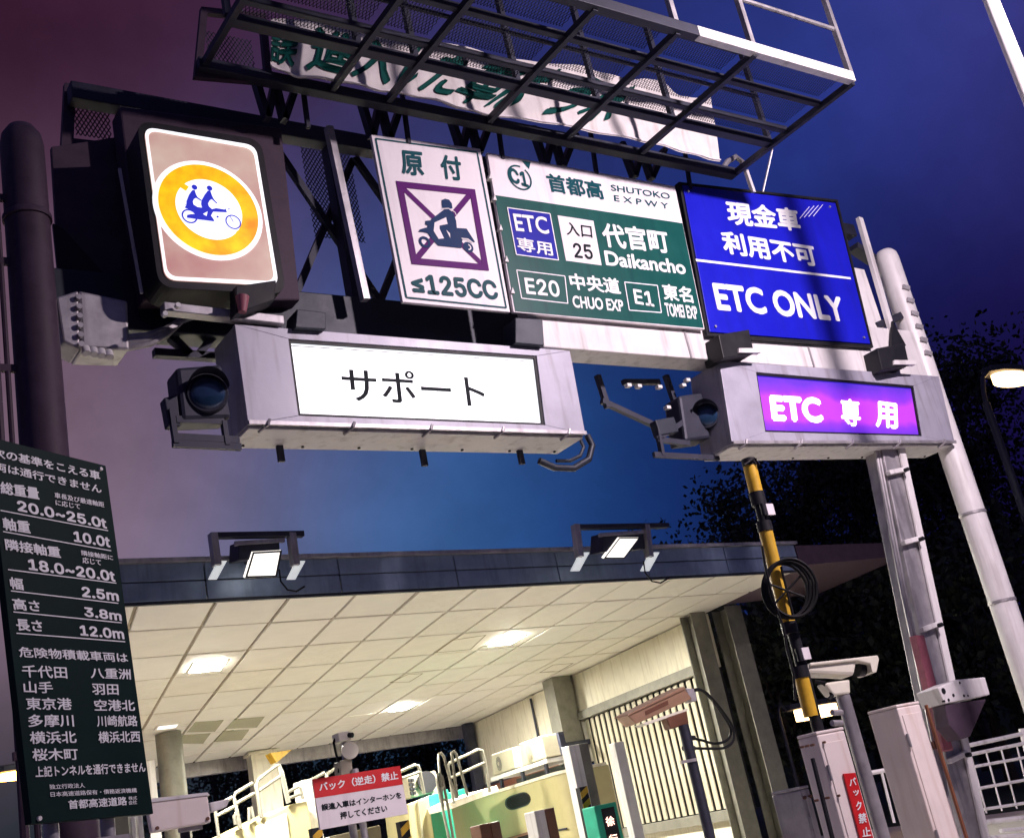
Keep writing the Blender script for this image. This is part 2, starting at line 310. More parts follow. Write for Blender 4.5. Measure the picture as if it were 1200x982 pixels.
for r in range(len(rows) - 1):
    t0, t1 = rows[r], rows[r + 1]; d = t1 - t0
    for k in range(-1, 12):
        s0 = .15 + k
        key = round(d, 3)
        if key not in cell:
            q = MB(); a = EX * .028 + EY * .045; X1 = EX * .944; Y1 = EY * (d - .09); ins = .010
            q.prism([a + X1 * 0, a + X1, a + X1 + Y1, a + Y1], (0, 0, .045))
            o = mesh_obj('ceiling_panel', q, 'ceiling', .007); cell[key] = o
        else:
            o = cell[key].copy(); C.objects.link(o)
        o.location = CP(s0, t0, CZ + random.uniform(-.006, .004)); T.link(o)
        o.material_slots[0].link = 'OBJECT'; o.material_slots[0].material = K[random.choice(('ceiling', 'ceiling', 'ceiling_b', 'ceiling_c'))]
# fascia: two courses of metal panels along the front edge
for c, (z0, z1) in enumerate(((CZ - .02, CZ + .21), (CZ + .225, CZ + .44))):
    for k in range(7):
        s0 = S0 + k * 1.86; w = 1.845
        mb = MB(); mb.prism([CP(s0, -.03, z0), CP(s0 + w, -.03, z0), CP(s0 + w, -.03, z1), CP(s0, -.03, z1)], EY * .05); T.part('fascia_panel', mb, 'fascia', bevel=.008)
mb = MB(); mb.bar(CP(S0 - .02, -.02, CZ + .47), CP(S1 + .05, -.02, CZ + .47), .14, .05); T.part('fascia_cap', mb, 'galv')
mb = MB(); mb.bar(CP(S0 - .02, -.0, CZ - .04), CP(S1 + .05, -.0, CZ - .04), .05, .04); T.part('drip_edge', mb, 'fascia_dark')
# eave that runs on past the wall at the right
mb = MB(); mb.prism([CP(S1 + .05, -.02, CZ + .06), CP(S1 + 3.3, -.02, CZ + .16), CP(S1 + 3.3, -.02, CZ + .43), CP(S1 + .05, -.02, CZ + .43)], EY * 3.0); T.part('side_eave', mb, 'purple_steel')
# grilles and hatches let into the ceiling
for q in ([(219, 858), (229, 846), (262, 844), (252, 857)], [(264, 854), (275, 843), (310, 840), (301, 852)], [(206, 871), (215, 861), (247, 859), (238, 871)], [(251, 869), (262, 857), (292, 855), (283, 867)]):
    mb = MB(); mb.prism([PZ(*p, CZ - .006) for p in q], (0, 0, .02)); g = T.part('vent_grille', mb, 'vent')
for q in ([(510, 765), (530, 750), (570, 744), (552, 761)], [(632, 788), (648, 779), (672, 777), (655, 787)], [(456, 800), (478, 790), (496, 789), (480, 799)]):
    mb = MB(); mb.frame([PZ(*p, CZ - .008) for p in q], .025, (0, 0, .012)); T.part('access_hatch', mb, 'seam')
T.finish(CP(5, 9, 0))
def ceiling_light(c, label, w=.62, d=.85, m='lamp'):
    t = Thing('ceiling_light', label, 'ceiling light', 'lights let into the canopy ceiling'); s, u = EX * w / 2, EY * d / 2; c = V(c); c.z = CZ - .012
    mb = MB(); mb.frame([c - s - u, c + s - u, c + s + u, c - s + u], .05, (0, 0, -.02)); t.part('frame', mb, 'ceiling')
    s *= .84; u *= .84
    mb = MB(); mb.prism([c - s - u, c + s - u, c + s + u, c - s + u], (0, 0, -.008)); t.part('diffuser', mb, m); t.finish()
ceiling_light(PZ(243, 779, CZ), 'glaring ceiling light nearest the dark green board')
ceiling_light(PZ(593, 749, CZ), 'lit square ceiling light nearest the front of the canopy')
ceiling_light(PZ(470, 828, CZ), 'lit ceiling light deep under the canopy beyond the hatch')
ceiling_light(PZ(196, 850, CZ), 'lit ceiling light at the head of the round column', .5, .6, 'flood')

# ---- wall with louvres along the far side
T = Thing('side_wall', 'cream wall under the canopy with a bay of upright louvre slats', 'wall')
def wquad(pts, off, th, name, m, bevel=0.0, parent=None):
    mb = MB(); mb.prism([PW(*p, off) for p in pts], ENX * th); return T.part(name, mb, m, parent, bevel)
W_end = CP(11.95, TE - .2, 0); W_beg = CP(11.95, 3.3, 0)
mb = MB(); mb.prism([W_beg + V((0, 0, 3.9)), W_end + V((0, 0, 3.9)), W_end + V((0, 0, 4.97)), W_beg + V((0, 0, 4.97))], ENX * .15); T.part('upper_panel', mb, 'cream')
zt = PW(827, 777).z; zb = PW(888, 948).z
a = W_beg + V((0, 0, 0)); 
tA = 9.9                                         # the dark column splits the wall into two bays
def WP(t, z): return CP(11.95, t, z)
mb = MB(); mb.prism([WP(3.3, zt), WP(tA, zt), WP(tA, 3.9), WP(3.3, 3.9)], ENX * .15); T.part('upper_panel', mb, 'cream')
mb = MB(); mb.prism([WP(tA, 2.9), WP(TE - .2, 2.9), WP(TE - .2, 3.9), WP(tA, 3.9)], ENX * .15); T.part('upper_panel', mb, 'cream')
mb = MB(); mb.bar(WP(3.4, zt - .06) - ENX * .06, WP(tA, zt - .06) - ENX * .06, .16, .2); T.part('louvre_head', mb, 'olive', bevel=.01)
mb = MB(); mb.bar(WP(3.4, zb) - ENX * .06, WP(tA, zb) - ENX * .06, .16, .2); T.part('louvre_sill', mb, 'olive', bevel=.01)
mb = MB(); mb.prism([WP(3.4, zb), WP(tA, zb), WP(tA, zt), WP(3.4, zt)], ENX * .04); mb.v = [p + ENX * .16 for p in mb.v]; T.part('louvre_backing', mb, 'black')
ns = 22; proto = None
for k in range(ns):
    t = 3.62 + (tA - 3.9) * k / (ns - 1)
    if proto is None:
        q = MB(); ax = (EY * .985 + ENX * .17).normalized(); q.box((0, 0, (zt - zb - .3) / 2), .225, .03, zt - zb - .3, ax, ax.cross(V((0, 0, 1)))); proto = mesh_obj('louvre_slat', q, 'slat', .005); o = proto
    else: o = proto.copy(); C.objects.link(o)
    o.location = WP(t, zb + .12) + ENX * .02; T.link(o)
mb = MB(); mb.prism([WP(3.4, .15), WP(tA, .15), WP(tA, zb - .1), WP(3.4, zb - .1)], ENX * .12); T.part('lower_panel', mb, 'cream')
mb = MB(); mb.bar(WP(tA, 3.0) - ENX * .1, WP(TE, 3.0) - ENX * .1, .12, .16); T.part('wall_rail', mb, 'brown')
mb = MB(); mb.bar(WP(tA + .5, 3.1) - ENX * .1, WP(TE - 1, 3.1) - ENX * .1, .1, .1); T.part('conduit', mb, 'dark_steel')
for t in (tA + .35, tA + 2.7):
    mb = MB(); mb.tube([WP(t, 3.1) - ENX * .06, WP(t, 4.9) - ENX * .06], .035); T.part('conduit', mb, 'dark_steel')
T.finish()
def column(name, c, w, d, z1, m, label, z0=0.0, ex=EX, ey=EY, h=False):
    t = Thing(name, label, 'column', 'columns carrying the canopy'); c = V(c); c.z = 0
    if h:
        for s in (-1, 1):
            mb = MB(); mb.box(c + ey * s * d / 2 + V((0, 0, (z0 + z1) / 2)), w, .03, z1 - z0, ex, ey); t.part('flange', mb, m, bevel=.004)
        mb = MB(); mb.box(c + V((0, 0, (z0 + z1) / 2)), .025, d - .035, z1 - z0, ex, ey); t.part('web', mb, m)
    else:
        mb = MB(); mb.box(c + V((0, 0, (z0 + z1) / 2)), w, d, z1 - z0, ex, ey); t.part('shaft', mb, m, bevel=.012)
    mb = MB(); mb.box(c + V((0, 0, .02)), w + .2, d + .2, .04, ex, ey); t.part('base_plate', mb, m)
    return t
t = column('steel_column', CP(11.72, 3.35, 0), .42, .42, CZ - .01, 'olive', 'olive steel column at the front end of the louvred wall', h=True); t.finish()
t = column('steel_column', CP(12.45, 3.0, 0), .46, .50, CZ - .01, 'olive', 'wide steel column just outside the louvred wall', h=True); t.finish()
t = column('steel_column', CP(11.55, tA + .2, 0), .62, .62, CZ - .01, 'olive', 'thick dark steel column behind the green LED sign')
for z in (2.05, 2.75, 3.35):
    mb = MB(); mb.bar(CP(11.0, tA - .2, z), CP(12.1, tA - .2, z), .10, .12); t.part('bracket', mb, 'dark_steel')
t.finish()
t = column('steel_column', CP(11.7, 17.4, 0), .32, .32, CZ - .01, 'dark_steel', 'slim dark column at the far end of the wall'); t.finish()
c = PZ(306, 880, CZ); t = column('concrete_column', c, .75, .75, CZ - .01, 'cream', 'cream square column rising behind the stair handrail')
mb = MB(); mb.box(V((c.x, c.y, CZ - .06)), .9, .9, .06, EX, EY); t.part('capital', mb, 'cream'); t.finish()
c = PZ(197, 858, CZ); t = Thing('round_column', 'dark green round column right of the green board', 'column', 'columns carrying the canopy')
mb = MB(); mb.cyl((c.x, c.y, 0), (c.x, c.y, CZ - .02), .27, n=28); t.part('shaft', mb, 'olive'); mb = MB(); mb.cyl((c.x, c.y, 0), (c.x, c.y, .05), .4, n=28); t.part('base_plate', mb, 'olive')
mb = MB(); mb.box(V((c.x, c.y, 3.5)) - EX * .48 - EY * .2, .22, .04, 1.9, EX, EY); t.part('side_plate', mb, 'white_steel'); t.finish()
# dark stuff beyond the canopy: the rear eave beam
mb = MB(); mb.bar(CP(-1, TE + .4, 4.85), CP(S1, TE + .4, 4.85), .3, .35); single('rear_gutter', mb, 'galv', 'long grey gutter pipe along the far edge of the canopy', 'gutter')

# ---- floodlights standing on the front edge
def floodlight(x0, y0, quad, arms, label):
    t = Thing('floodlight', label, 'floodlight', 'floodlights on the canopy edge'); pl = planeY(13.35)
    def f(px, py): return pl(px + x0, py + y0)
    mb = MB(); mb.bar(f(2, 5), f(110, 3), .10, .07); t.part('cross_bar', mb, 'dark_steel', bevel=.006)
    for ax in arms:
        mb = MB(); mb.bar(f(ax, 2), f(ax + 5, 40), .09, .12); a_ = t.part('arm', mb, 'galv', bevel=.006)
        mb = MB(); mb.prism([f(ax - 4, 56), f(ax + 5, 56), f(ax + 17, 34), f(ax + 7, 34)], V((0, .04, .01))); t.part('side_lamp', mb, 'flood_dim', a_)
    mb = MB(); mb.prism([f(35, 12), f(82, 8), f(84, 30), f(34, 34)], V((0, .3, .05))); b_ = t.part('housing', mb, 'dark_steel', bevel=.01)
    mb = MB(); mb.bar(f(30, 14), f(88, 10), .05, .05); t.part('yoke', mb, 'galv', b_)
    mb = MB(); mb.prism([f(*p) - V((0, .03, 0)) for p in quad], V((0, .05, .03))); t.part('lamp_face', mb, 'flood')
    mb = MB(); mb.frame([f(*p) - V((0, .045, 0)) for p in quad], .022, V((0, .03, 0))); t.part('bezel', mb, 'dark_steel')
    mb = MB(); mb.tube([f(82, 44), f(84, 58), f(92, 68), f(102, 70), f(112, 64)], .012, 6); t.part('cable', mb, 'cable')
    mb = MB(); mb.bar(f(56, 30) + V((0, .25, 0)), V((f(56, 30).x, 13.72, CZ + .46)), .06, .06); t.part('mount', mb, 'dark_steel')
    t.finish()
floodlight(245, 623, [(41, 55), (78, 54), (84, 23), (50, 25)], (4, 96), 'square floodlight on the fascia beside the dark green board')
floodlight(672, 613, [(34, 42), (58, 42), (76, 18), (52, 18)], (2, 84), 'square floodlight on the fascia below the ETC sign box')

# ================================================================ gantry
GY = 7.5
T = Thing('sign_gantry', 'steel gantry of posts, beams and a mesh catwalk spanning the lane', 'gantry')
lp = P(43, 330, GY); lp = V((lp.x, GY + .12, 0))
mb = MB(); mb.lathe(lp, (0, 0, 1), [(0, .155), (6.55, .15), (6.86, .15), (6.95, .135), (7.02, .09), (7.05, .02)], 32); T.part('left_post', mb, 'purple_steel')
mb = MB(); mb.lathe(lp + V((0, 0, 6.25)), (0, 0, 1), [(0, .165), (.03, .165), (.05, .155)], 32); T.part('collar', mb, 'purple_steel')
for dx, r in ((-.27, .028), (-.20, .018)):
    mb = MB(); mb.tube([lp + V((dx, -.02, z)) for z in (.1, 2, 4, 5, 6.5)], r); q = T.part('ladder_rail' if r > .02 else 'conduit', mb, 'purple_steel')
for z in (2.6, 3.4, 4.3, 5.1, 5.9, 6.4):
    mb = MB(); mb.bar(lp + V((-.31, -.02, z)), lp + V((-.1, -.02, z)), .035, .05); T.part('pipe_clip', mb, 'purple_steel')
rp0 = P(1047, 300, GY); rp1 = P(1200, 720, GY); rp = V(((rp0.x + rp1.x) / 2, GY + .15, 0)); rtop = P(1043, 287, GY).z
mb = MB(); mb.lathe(rp, (0, 0, 1), [(0, .145), (rtop - .12, .14), (rtop - .05, .13), (rtop, .09), (rtop + .02, .02)], 32); q = T.part('right_post', mb, 'white_steel')
for k in range(6):
    z = rtop - .55 - k * .17; mb = MB(); mb.bar(rp + V((-.08, -.135, z)), rp + V((.0, -.16, z - .03)), .03, .05); T.part('step_cleat', mb, 'galv', q)
for z in (2.9, 3.9):
    mb = MB(); mb.lathe(rp + V((0, 0, z)), (0, 0, 1), [(0, .14), (.0, .152), (.03, .152), (.03, .14)], 32); T.part('band', mb, 'galv', q)
mb = MB(); mb.box(rp + V((0, 0, .02)), .7, .7, .04); T.part('base_plate', mb, 'galv')
mb = MB(); mb.box(lp + V((0, 0, .02)), .7, .7, .04); T.part('base_plate', mb, 'galv')
# inner leg: flat plated channel with clamps
la = P(1036, 540, GY + .25); lb = P(1100, 845, GY + .25); dl = (lb - la).normalized(); lc = la + dl * ((.02 - la.z) / dl.z); la = la - dl * .6
mb = MB(); mb.bar(la, lc, .30, .24, V((0, 1, 0))); q = T.part('inner_leg', mb, 'galv', bevel=.012)
mb = MB(); mb.bar(la + V((.15, -.14, 0)), lc + V((.15, -.14, 0)), .10, .02, V((0, 1, 0))); T.part('cover_strip', mb, 'white_steel', q)
for py, w in ((560, .30), (645, .34), (745, .34), (885, .34)):
    f = (py - 540) / 305.0; c = la + dl * .6 + (P(1100, 845, GY + .25) - P(1036, 540, GY + .25)) * f
    mb = MB(); mb.bar(c + V((-.19, -.16, -.02)), c + V((.1, -.16, .02)), .06, .05); cl = T.part('clamp', mb, 'white_steel', q, .008)
    mb = MB(); mb.cyl(c + V((.06, -.19, .0)), c + V((.06, -.24, 0)), .022, n=8); T.part('bolt', mb, 'black', cl)
for dx in (-.21, -.255):
    mb = MB(); mb.tube([la + V((dx, -.08, -.3)), la + dl * 2 + V((dx, -.08, 0)), lc + V((dx, -.08, 0))], .02); T.part('conduit', mb, 'galv', q)
a_ = P(1074, 745, GY + .06); b_ = P(1108, 880, GY + .06)
mb = MB(); mb.bar(a_, b_, .13, .09, V((0, 1, 0))); T.part('conduit_cover', mb, 'conduit', q, .01)
# beams behind the signs
def beam(pts, Y, th, name, m, bevel=.01):
    mb = MB(); mb.prism([P(*p, Y) for p in pts], V((0, th, 0))); return T.part(name, mb, m, bevel=bevel)
zb0 = P(672, 428, GY + .38).z; zb1 = P(640, 372, GY + .38).z
xl = P(240, 380, GY + .38).x
mb = MB(); mb.prism([(P(636, 400, 7.56).x, 7.56, zb0), (rp.x, 7.56, zb0), (rp.x, 7.56, zb1 + .1), (P(636, 400, 7.56).x, 7.56, zb1 + .1)], (0, .28, 0)); T.part('lower_beam', mb, 'white_steel', bevel=.012)
mb = MB(); mb.prism([(lp.x, 7.90, zb0 + .06), (P(634, 400, 7.9).x, 7.90, zb0 + .06), (P(634, 400, 7.9).x, 7.90, zb1 + .04), (lp.x, 7.90, zb1 + .04)], (0, .24, 0)); T.part('lower_beam', mb, 'fascia_dark', bevel=.012)
# joint plates on the white beam
for px in (808, 948):
    c = P(px, 410, 7.555); mb = MB(); mb.box(V((c.x, 7.556, (zb0 + zb1) / 2)), .02, .012, zb1 - zb0 - .02); T.part('joint_strip', mb, 'galv')
zt0 = P(330, 152, 8.0).z
mb = MB(); mb.bar((P(80, 100, 8.0).x, 8.0, zt0 - .02), (rp.x, 8.0, zt0 - .02), .14, .16); T.part('upper_beam', mb, 'dark_steel', bevel=.01)
# uprights and lattice behind the signs
for px in (400, 520, 575, 700, 798, 905):
    x = P(px, 250, 8.0).x
    mb = MB(); mb.bar((x, 8.02, zt0), (x, 8.02, zb1), .10, .12); T.part('upright', mb, 'dark_steel')
xs = [P(px, 250, 8.05).x for px in (335, 430, 520, 610, 700, 800, 900)]
for i in range(len(xs) - 1):
    mb = MB(); mb.bar((xs[i], 8.09, zt0 - .1), (xs[i + 1], 8.09, zb1 + .1), .05, .06); T.part('lattice_bar', mb, 'dark_steel')
    mb = MB(); mb.bar((xs[i], 8.13, zb1 + .1), (xs[i + 1], 8.13, zt0 - .1), .05, .06); T.part('lattice_bar', mb, 'dark_steel')
mb = MB(); mb.bar(P(385, 150, 7.7), P(428, 352, 7.7), .06, .07, V((0, 1, 0))); T.part('strut', mb, 'galv')
# V braces under the left end of the lower beam
for a0, a1 in (((200, 395), (222, 416)), ((258, 385), (232, 416)), ((180, 414), (275, 420)), ((262, 380), (275, 425))):
    mb = MB(); mb.bar(P(*a0, 8.0), P(*a1, 8.0), .06, .07, V((0, 1, 0))); T.part('brace', mb, 'dark_steel')
# ---- catwalk above and in front of the signs
FZ = 7.8; X0, X1, YN, YF = 3.36, 9.28, 5.72, 6.86
for y, m in ((YN, 'white_steel'), (6.15, 'dark_steel'), (6.62, 'dark_steel'), (YF, 'dark_steel')):
    w = .10 if y in (YN, YF) else .06
    if y == YN:  # near stringer: pale right, dark left, the lamplight's falloff put into the colour
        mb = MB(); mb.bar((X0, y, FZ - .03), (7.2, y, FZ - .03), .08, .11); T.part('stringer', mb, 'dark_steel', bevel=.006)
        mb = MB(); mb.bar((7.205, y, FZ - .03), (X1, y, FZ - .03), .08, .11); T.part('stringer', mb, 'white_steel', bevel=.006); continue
    mb = MB(); mb.bar((X0, y, FZ - .03), (X1, y, FZ - .03), w, (.07 if y == YF else .06)); T.part('stringer', mb, m, bevel=.006)
jx = [X0] + [PZ(*p, FZ).x for p in ((415, 60), (490, 65), (590, 115), (712, 107), (807, 122))] + [X1]
for x in jx:
    mb = MB(); mb.bar((x, YN, FZ - .07), (x, 7.42, FZ - .06), .05, .06); T.part('joist', mb, 'dark_steel')
    mb = MB(); mb.bar((x, YN, FZ), (x, YN, FZ + 1.1), .05, .05); T.part('guard_post', mb, 'galv')
    mb = MB(); mb.bar((x, YF, FZ), (x, YF, FZ + 1.1), .05, .05); T.part('guard_post', mb, 'dark_steel')
for y in (YN, YF):
    for h in (.55, 1.1):
        mb = MB(); mb.tube([(X0, y, FZ + h), (X1, y, FZ + h)], .022); T.part('guard_rail', mb, 'galv' if y == YN else 'dark_steel')
mb = MB(); mb.bar((X0 - .05, 7.42, FZ - .06), (X1, 7.42, FZ - .06), .10, .10); T.part('rear_beam', mb, 'dark_steel', bevel=.006)
for cx_, yt, yb in ((322, 90, 140), (445, 112, 162), (550, 132, 178), (648, 150, 194), (752, 168, 208)):
    w_ = [(cx_ - 24, yt), (cx_ - 9, yb), (cx_, yt + 8), (cx_ + 11, yb + 2), (cx_ + 26, yt + 8)]
    for a_, b_ in zip(w_, w_[1:]):
        mb = MB(); mb.bar(P(*a_, 7.56), P(*b_, 7.56), .055, .08, V((0, 1, 0))); T.part('web_brace', mb, 'dark_steel')
for px in (352, 470, 580, 690, 800):
    mb = MB(); mb.bar(P(px, 80 + (px - 352) * .18, 7.5), P(px + 9, 150 + (px - 352) * .16, 7.5), .035, .035); T.part('hanger', mb, 'dark_steel')
# expanded metal floor: one diamond lattice sheet per bay
def lattice(x0, x1, y0, y1, z, cx=.030, cy=.075, w=.0075, upright=False):
    mb = MB(); nx = max(1, int((x1 - x0) / cx)); ny = max(1, int((y1 - y0) / cy))
    def pt(a, b): return V((a, z, b)) if upright else V((a, b, z))
    dx, dy = (x1 - x0) / nx, (y1 - y0) / ny
    for i in range(nx):
        for j in range(ny):
            a, b = x0 + i * dx, y0 + j * dy
            for (p, q, r, s) in ((a, b, a + dx / 2, b + dy / 2), (a + dx / 2, b + dy / 2, a + dx, b + dy), (a + dx, b, a + dx / 2, b + dy / 2), (a + dx / 2, b + dy / 2, a, b + dy)):
                mb.quad(pt(p - w / 2, q), pt(p + w / 2, q), pt(r + w / 2, s), pt(r - w / 2, s))
    return mb
for i in range(len(jx) - 1):
    for y0, y1 in ((YN, 6.15), (6.15, 6.62), (6.62, YF)):
        T.part('mesh_floor', lattice(jx[i] + .04, jx[i + 1] - .04, y0 + .04, y1 - .04, FZ + .02), 'dark_steel', kind='stuff')
# mesh panels of the frame left of the no-tandem sign and right of it
a_ = P(85, 112, 8.1); b_ = P(131, 165, 8.1)
T.part('mesh_panel', lattice(a_.x, b_.x, b_.z, a_.z, 8.1, .034, .055, .011, True), 'dark_steel', kind='stuff')
mb = MB(); mb.frame([P(76, 97, 8.08), P(150, 110, 8.08), P(150, 180, 8.08), P(72, 172, 8.08)], .09, (0, .06, 0)); T.part('panel_frame', mb, 'purple_steel')
a_ = P(350, 160, 8.4); b_ = P(428, 285, 8.4)
T.part('mesh_panel', lattice(a_.x, b_.x, b_.z, a_.z, 8.4, .034, .055, .012, True), 'dark_steel', kind='stuff')
a_ = P(240, 36, 7.44); b_ = P(300, 88, 7.44)
T.part('mesh_panel', lattice(a_.x, b_.x, b_.z, a_.z, 7.44, .034, .055, .010, True), 'dark_steel', kind='stuff')
mb = MB(); mb.frame([P(236, 8, 7.43), P(312, 16, 7.43), P(320, 98, 7.43), P(228, 90, 7.43)], .06, (0, .05, 0)); T.part('panel_frame', mb, 'purple_steel')
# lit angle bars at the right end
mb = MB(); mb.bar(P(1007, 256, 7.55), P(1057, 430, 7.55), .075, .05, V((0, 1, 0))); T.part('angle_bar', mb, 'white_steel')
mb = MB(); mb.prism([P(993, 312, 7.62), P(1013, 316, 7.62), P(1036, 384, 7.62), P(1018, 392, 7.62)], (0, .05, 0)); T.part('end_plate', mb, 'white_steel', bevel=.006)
for a0, a1 in (((1000, 290), (1022, 305)), ((1024, 384), (1052, 372))):
    mb = MB(); mb.bar(P(*a0, 7.66), P(*a1, 7.66), .14, .08); T.part('tie', mb, 'dark_steel')
mb = MB(); mb.prism([P(1046, 376, 7.5), P(1062, 405, 7.5), P(1044, 415, 7.5)], (0, .03, 0)); T.part('gusset', mb, 'black')
mb = MB(); mb.tube([P(*p, 7.44) for p in ((846, 200), (852, 190), (862, 184), (870, 190), (868, 198))], .03); T.part('gooseneck', mb, 'galv')
mb = MB(); mb.bar(P(874, 200, 7.5), P(883, 226, 7.5), .04, .04); T.part('stay', mb, 'white_steel')
mb = MB(); mb.tube([(X1, 6.9, FZ), P(905, 175, 7.3), P(894, 225, 7.5)], .012); T.part('stay', mb, 'galv')
T.finish((lp.x, lp.y, 0))

# ---- cloth banner tied behind the catwalk
top = [(318, 22), (370, 24), (440, 36), (520, 52), (600, 68), (680, 78), (735, 92), (767, 95), (800, 112), (832, 114)]
bot = [(318, 78), (354, 91), (417, 101), (473, 112), (530, 126), (585, 136), (660, 150), (740, 163), (795, 178), (846, 188)]
def interp(l, u):
    k = u * (len(l) - 1); i = min(int(k), len(l) - 2); f = k - i; return (l[i][0] + (l[i + 1][0] - l[i][0]) * f, l[i][1] + (l[i + 1][1] - l[i][1]) * f)
BYN = 7.30
def BAN(u, v, lf=0.0):
    a, b = interp(bot, u), interp(top, u); p = P(a[0] + (b[0] - a[0]) * v, a[1] + (b[1] - a[1]) * v, BYN)
    y = .018 * math.sin(u * 27 + v * 2.2) + .010 * math.sin(u * 71 - v * 4 + 1) + .012 * math.sin(v * 6 + u * 15)
    return p + V((0, y - lf, 0))
T = Thing('banner', 'crumpled white cloth banner with dark green characters behind the catwalk mesh', 'banner')
mb = MB(); nu, nv = 120, 10
mb.add([BAN(i / nu, j / nv) for i in range(nu + 1) for j in range(nv + 1)], [(i * (nv + 1) + j, (i + 1) * (nv + 1) + j, (i + 1) * (nv + 1) + j + 1, i * (nv + 1) + j + 1) for i in range(nu) for j in range(nv)]); mb.sm = True
T.part('cloth', mb, 'banner')
def ban_text(s, u0, u1, v0, v1):
    vs, fs = glyphs(s, 0); x0 = min(v.x for v in vs); x1 = max(v.x for v in vs); y0 = min(v.y for v in vs); y1 = max(v.y for v in vs)
    m_ = MB()
    for k, (sx, sy) in enumerate(((0, 0), (.03, 0), (-.03, 0), (0, .03), (0, -.03), (.02, .02), (-.02, -.02))):
        m_.add([BAN(u0 + (u1 - u0) * (v.x + sx - x0) / (x1 - x0), v0 + (v1 - v0) * (v.y + sy - y0) / (y1 - y0), .012 + .0006 * k) for v in vs], fs); T.part('lettering', m_, 'banner_ink')
for s, a0, a1 in (('誤', .0, .075), ('進', .115, .20), ('入', .205, .285), ('し', .30, .33), ('た', .35, .415), ('車', .42, .495), ('は', .50, .55), ('う', .60, .645), ('ボ', .66, .725)):
    ban_text(s, a0, a1, .14, .86)
mb = MB(); mb.tube([BAN(u / 40, .02, .01) for u in range(41)], .008, 6); T.part('hem_cord', mb, 'white')
T.finish()
# ================================================================ signs on the gantry
SP = planeY(GY)
def z(x, y, ox, oy, k): return (ox + x / k, oy + y / k)      # place read off an enlarged crop of the photo
def panel(T, quad, th, name, m, pl=SP, mm=0, bevel=.004, parent=None):
    mb = MB(); mb.prism([pl(*p) + lift(mm) for p in quad], V((0, th, 0))); return T.part(name, mb, m, parent, bevel)
def flat(T, quad, mm, name, m, pl=SP, parent=None):
    mb = MB(); area(mb, pl, quad, lift(mm)); return T.part(name, mb, m, parent)
def outline(T, quad, mm, w, name, m, pl=SP, parent=None):
    mb = MB(); stroke(mb, pl, quad + quad[:1], w, lift(mm)); return T.part(name, mb, m, parent)
def words(T, s, tl, bl, br, mm, m, bold=.02, pl=SP, parent=None, label=None):
    mb = MB(); text(mb, pl, s, tl, bl, br, lift(mm), bold); return T.part('lettering', mb, m, parent, label=label)
# ---- moped sign
T = Thing('road_sign', 'white moped ban sign with crossed out scooter, reading ≤125CC', 'sign', 'signs hung on the gantry')
Q = [(435, 158), (563, 174.5), (598, 366), (472, 354)]
panel(T, Q, .035, 'plate', 'white')
outline(T, [(440, 163), (559, 179), (593, 361), (476, 349)], 4, .016, 'border', 'teal')
words(T, '原', (468, 176), (471, 205), (497.5, 207.5), 4, 'teal', .03); words(T, '付', (514.5, 181), (518, 210), (542.5, 213), 4, 'teal', .03)
words(T, '≤125CC', (479.5, 320), (484, 344), (585, 352), 4, 'teal', .03)
def zs(x, y): return z(x, y, 455, 200, 7.554)
mb = MB(); sq = [zs(95, 125), zs(738, 195), zs(862, 862), zs(232, 802)]
mb.frame([SP(*p) + lift(6) for p in (zs(65, 95), zs(765, 170), zs(890, 890), zs(205, 830))], .062, (0, .002, 0))
T.part('prohibition_frame', mb, 'purple')
mb = MB(); stroke(mb, SP, [sq[0], sq[2]], .052, lift(4)); stroke(mb, SP, [sq[1], sq[3]], .052, lift(4.6)); T.part('prohibition_cross', mb, 'purple')
mb = MB(); area(mb, SP, [zs(*p) for p in ((265, 545), (275, 525), (345, 505), (345, 490), (325, 480), (325, 450), (370, 445), (380, 432), (490, 350), (530, 345), (575, 380), (598, 450), (605, 512), (690, 517), (765, 635), (750, 640), (705, 605), (655, 600), (645, 690), (440, 668), (375, 600), (350, 560), (310, 548))], lift(6))
area(mb, SP, [zs(*p) for p in ((470, 265), (500, 253), (535, 262), (560, 295), (566, 338), (545, 342), (520, 334), (475, 334))], lift(6))
ring(mb, SP, zs(320, 637), .032, .056, lift(7), XZ); disc(mb, SP, zs(705, 682), .052, lift(7), XZ); T.part('scooter_pictogram', mb, 'scoot')
mb = MB(); area(mb, SP, [zs(*p) for p in ((405, 465), (508, 418), (522, 478), (450, 492), (450, 520), (490, 605), (442, 610), (398, 540))], lift(8)); T.part('pictogram_gap', mb, 'white'); mb = MB(); area(mb, SP, [zs(*p) for p in ((508, 528), (542, 560), (545, 602))], lift(8))
ring(mb, SP, zs(705, 682), .018, .030, lift(9), XZ, -100, 80, 14); stroke(mb, SP, [zs(465, 346), zs(530, 338), zs(585, 372), zs(598, 400)], .007, lift(8)); stroke(mb, SP, [zs(645, 605), zs(700, 612), zs(745, 645)], .010, lift(9)); T.part('pictogram_gap', mb, 'white')
panel(T, [(450, 170), (462, 172), (494, 350), (482, 349)], .06, 'back_rail', 'galv', mm=-40)
panel(T, [(545, 182), (556, 184), (590, 360), (580, 359)], .06, 'back_rail', 'galv', mm=-40)
T.finish()
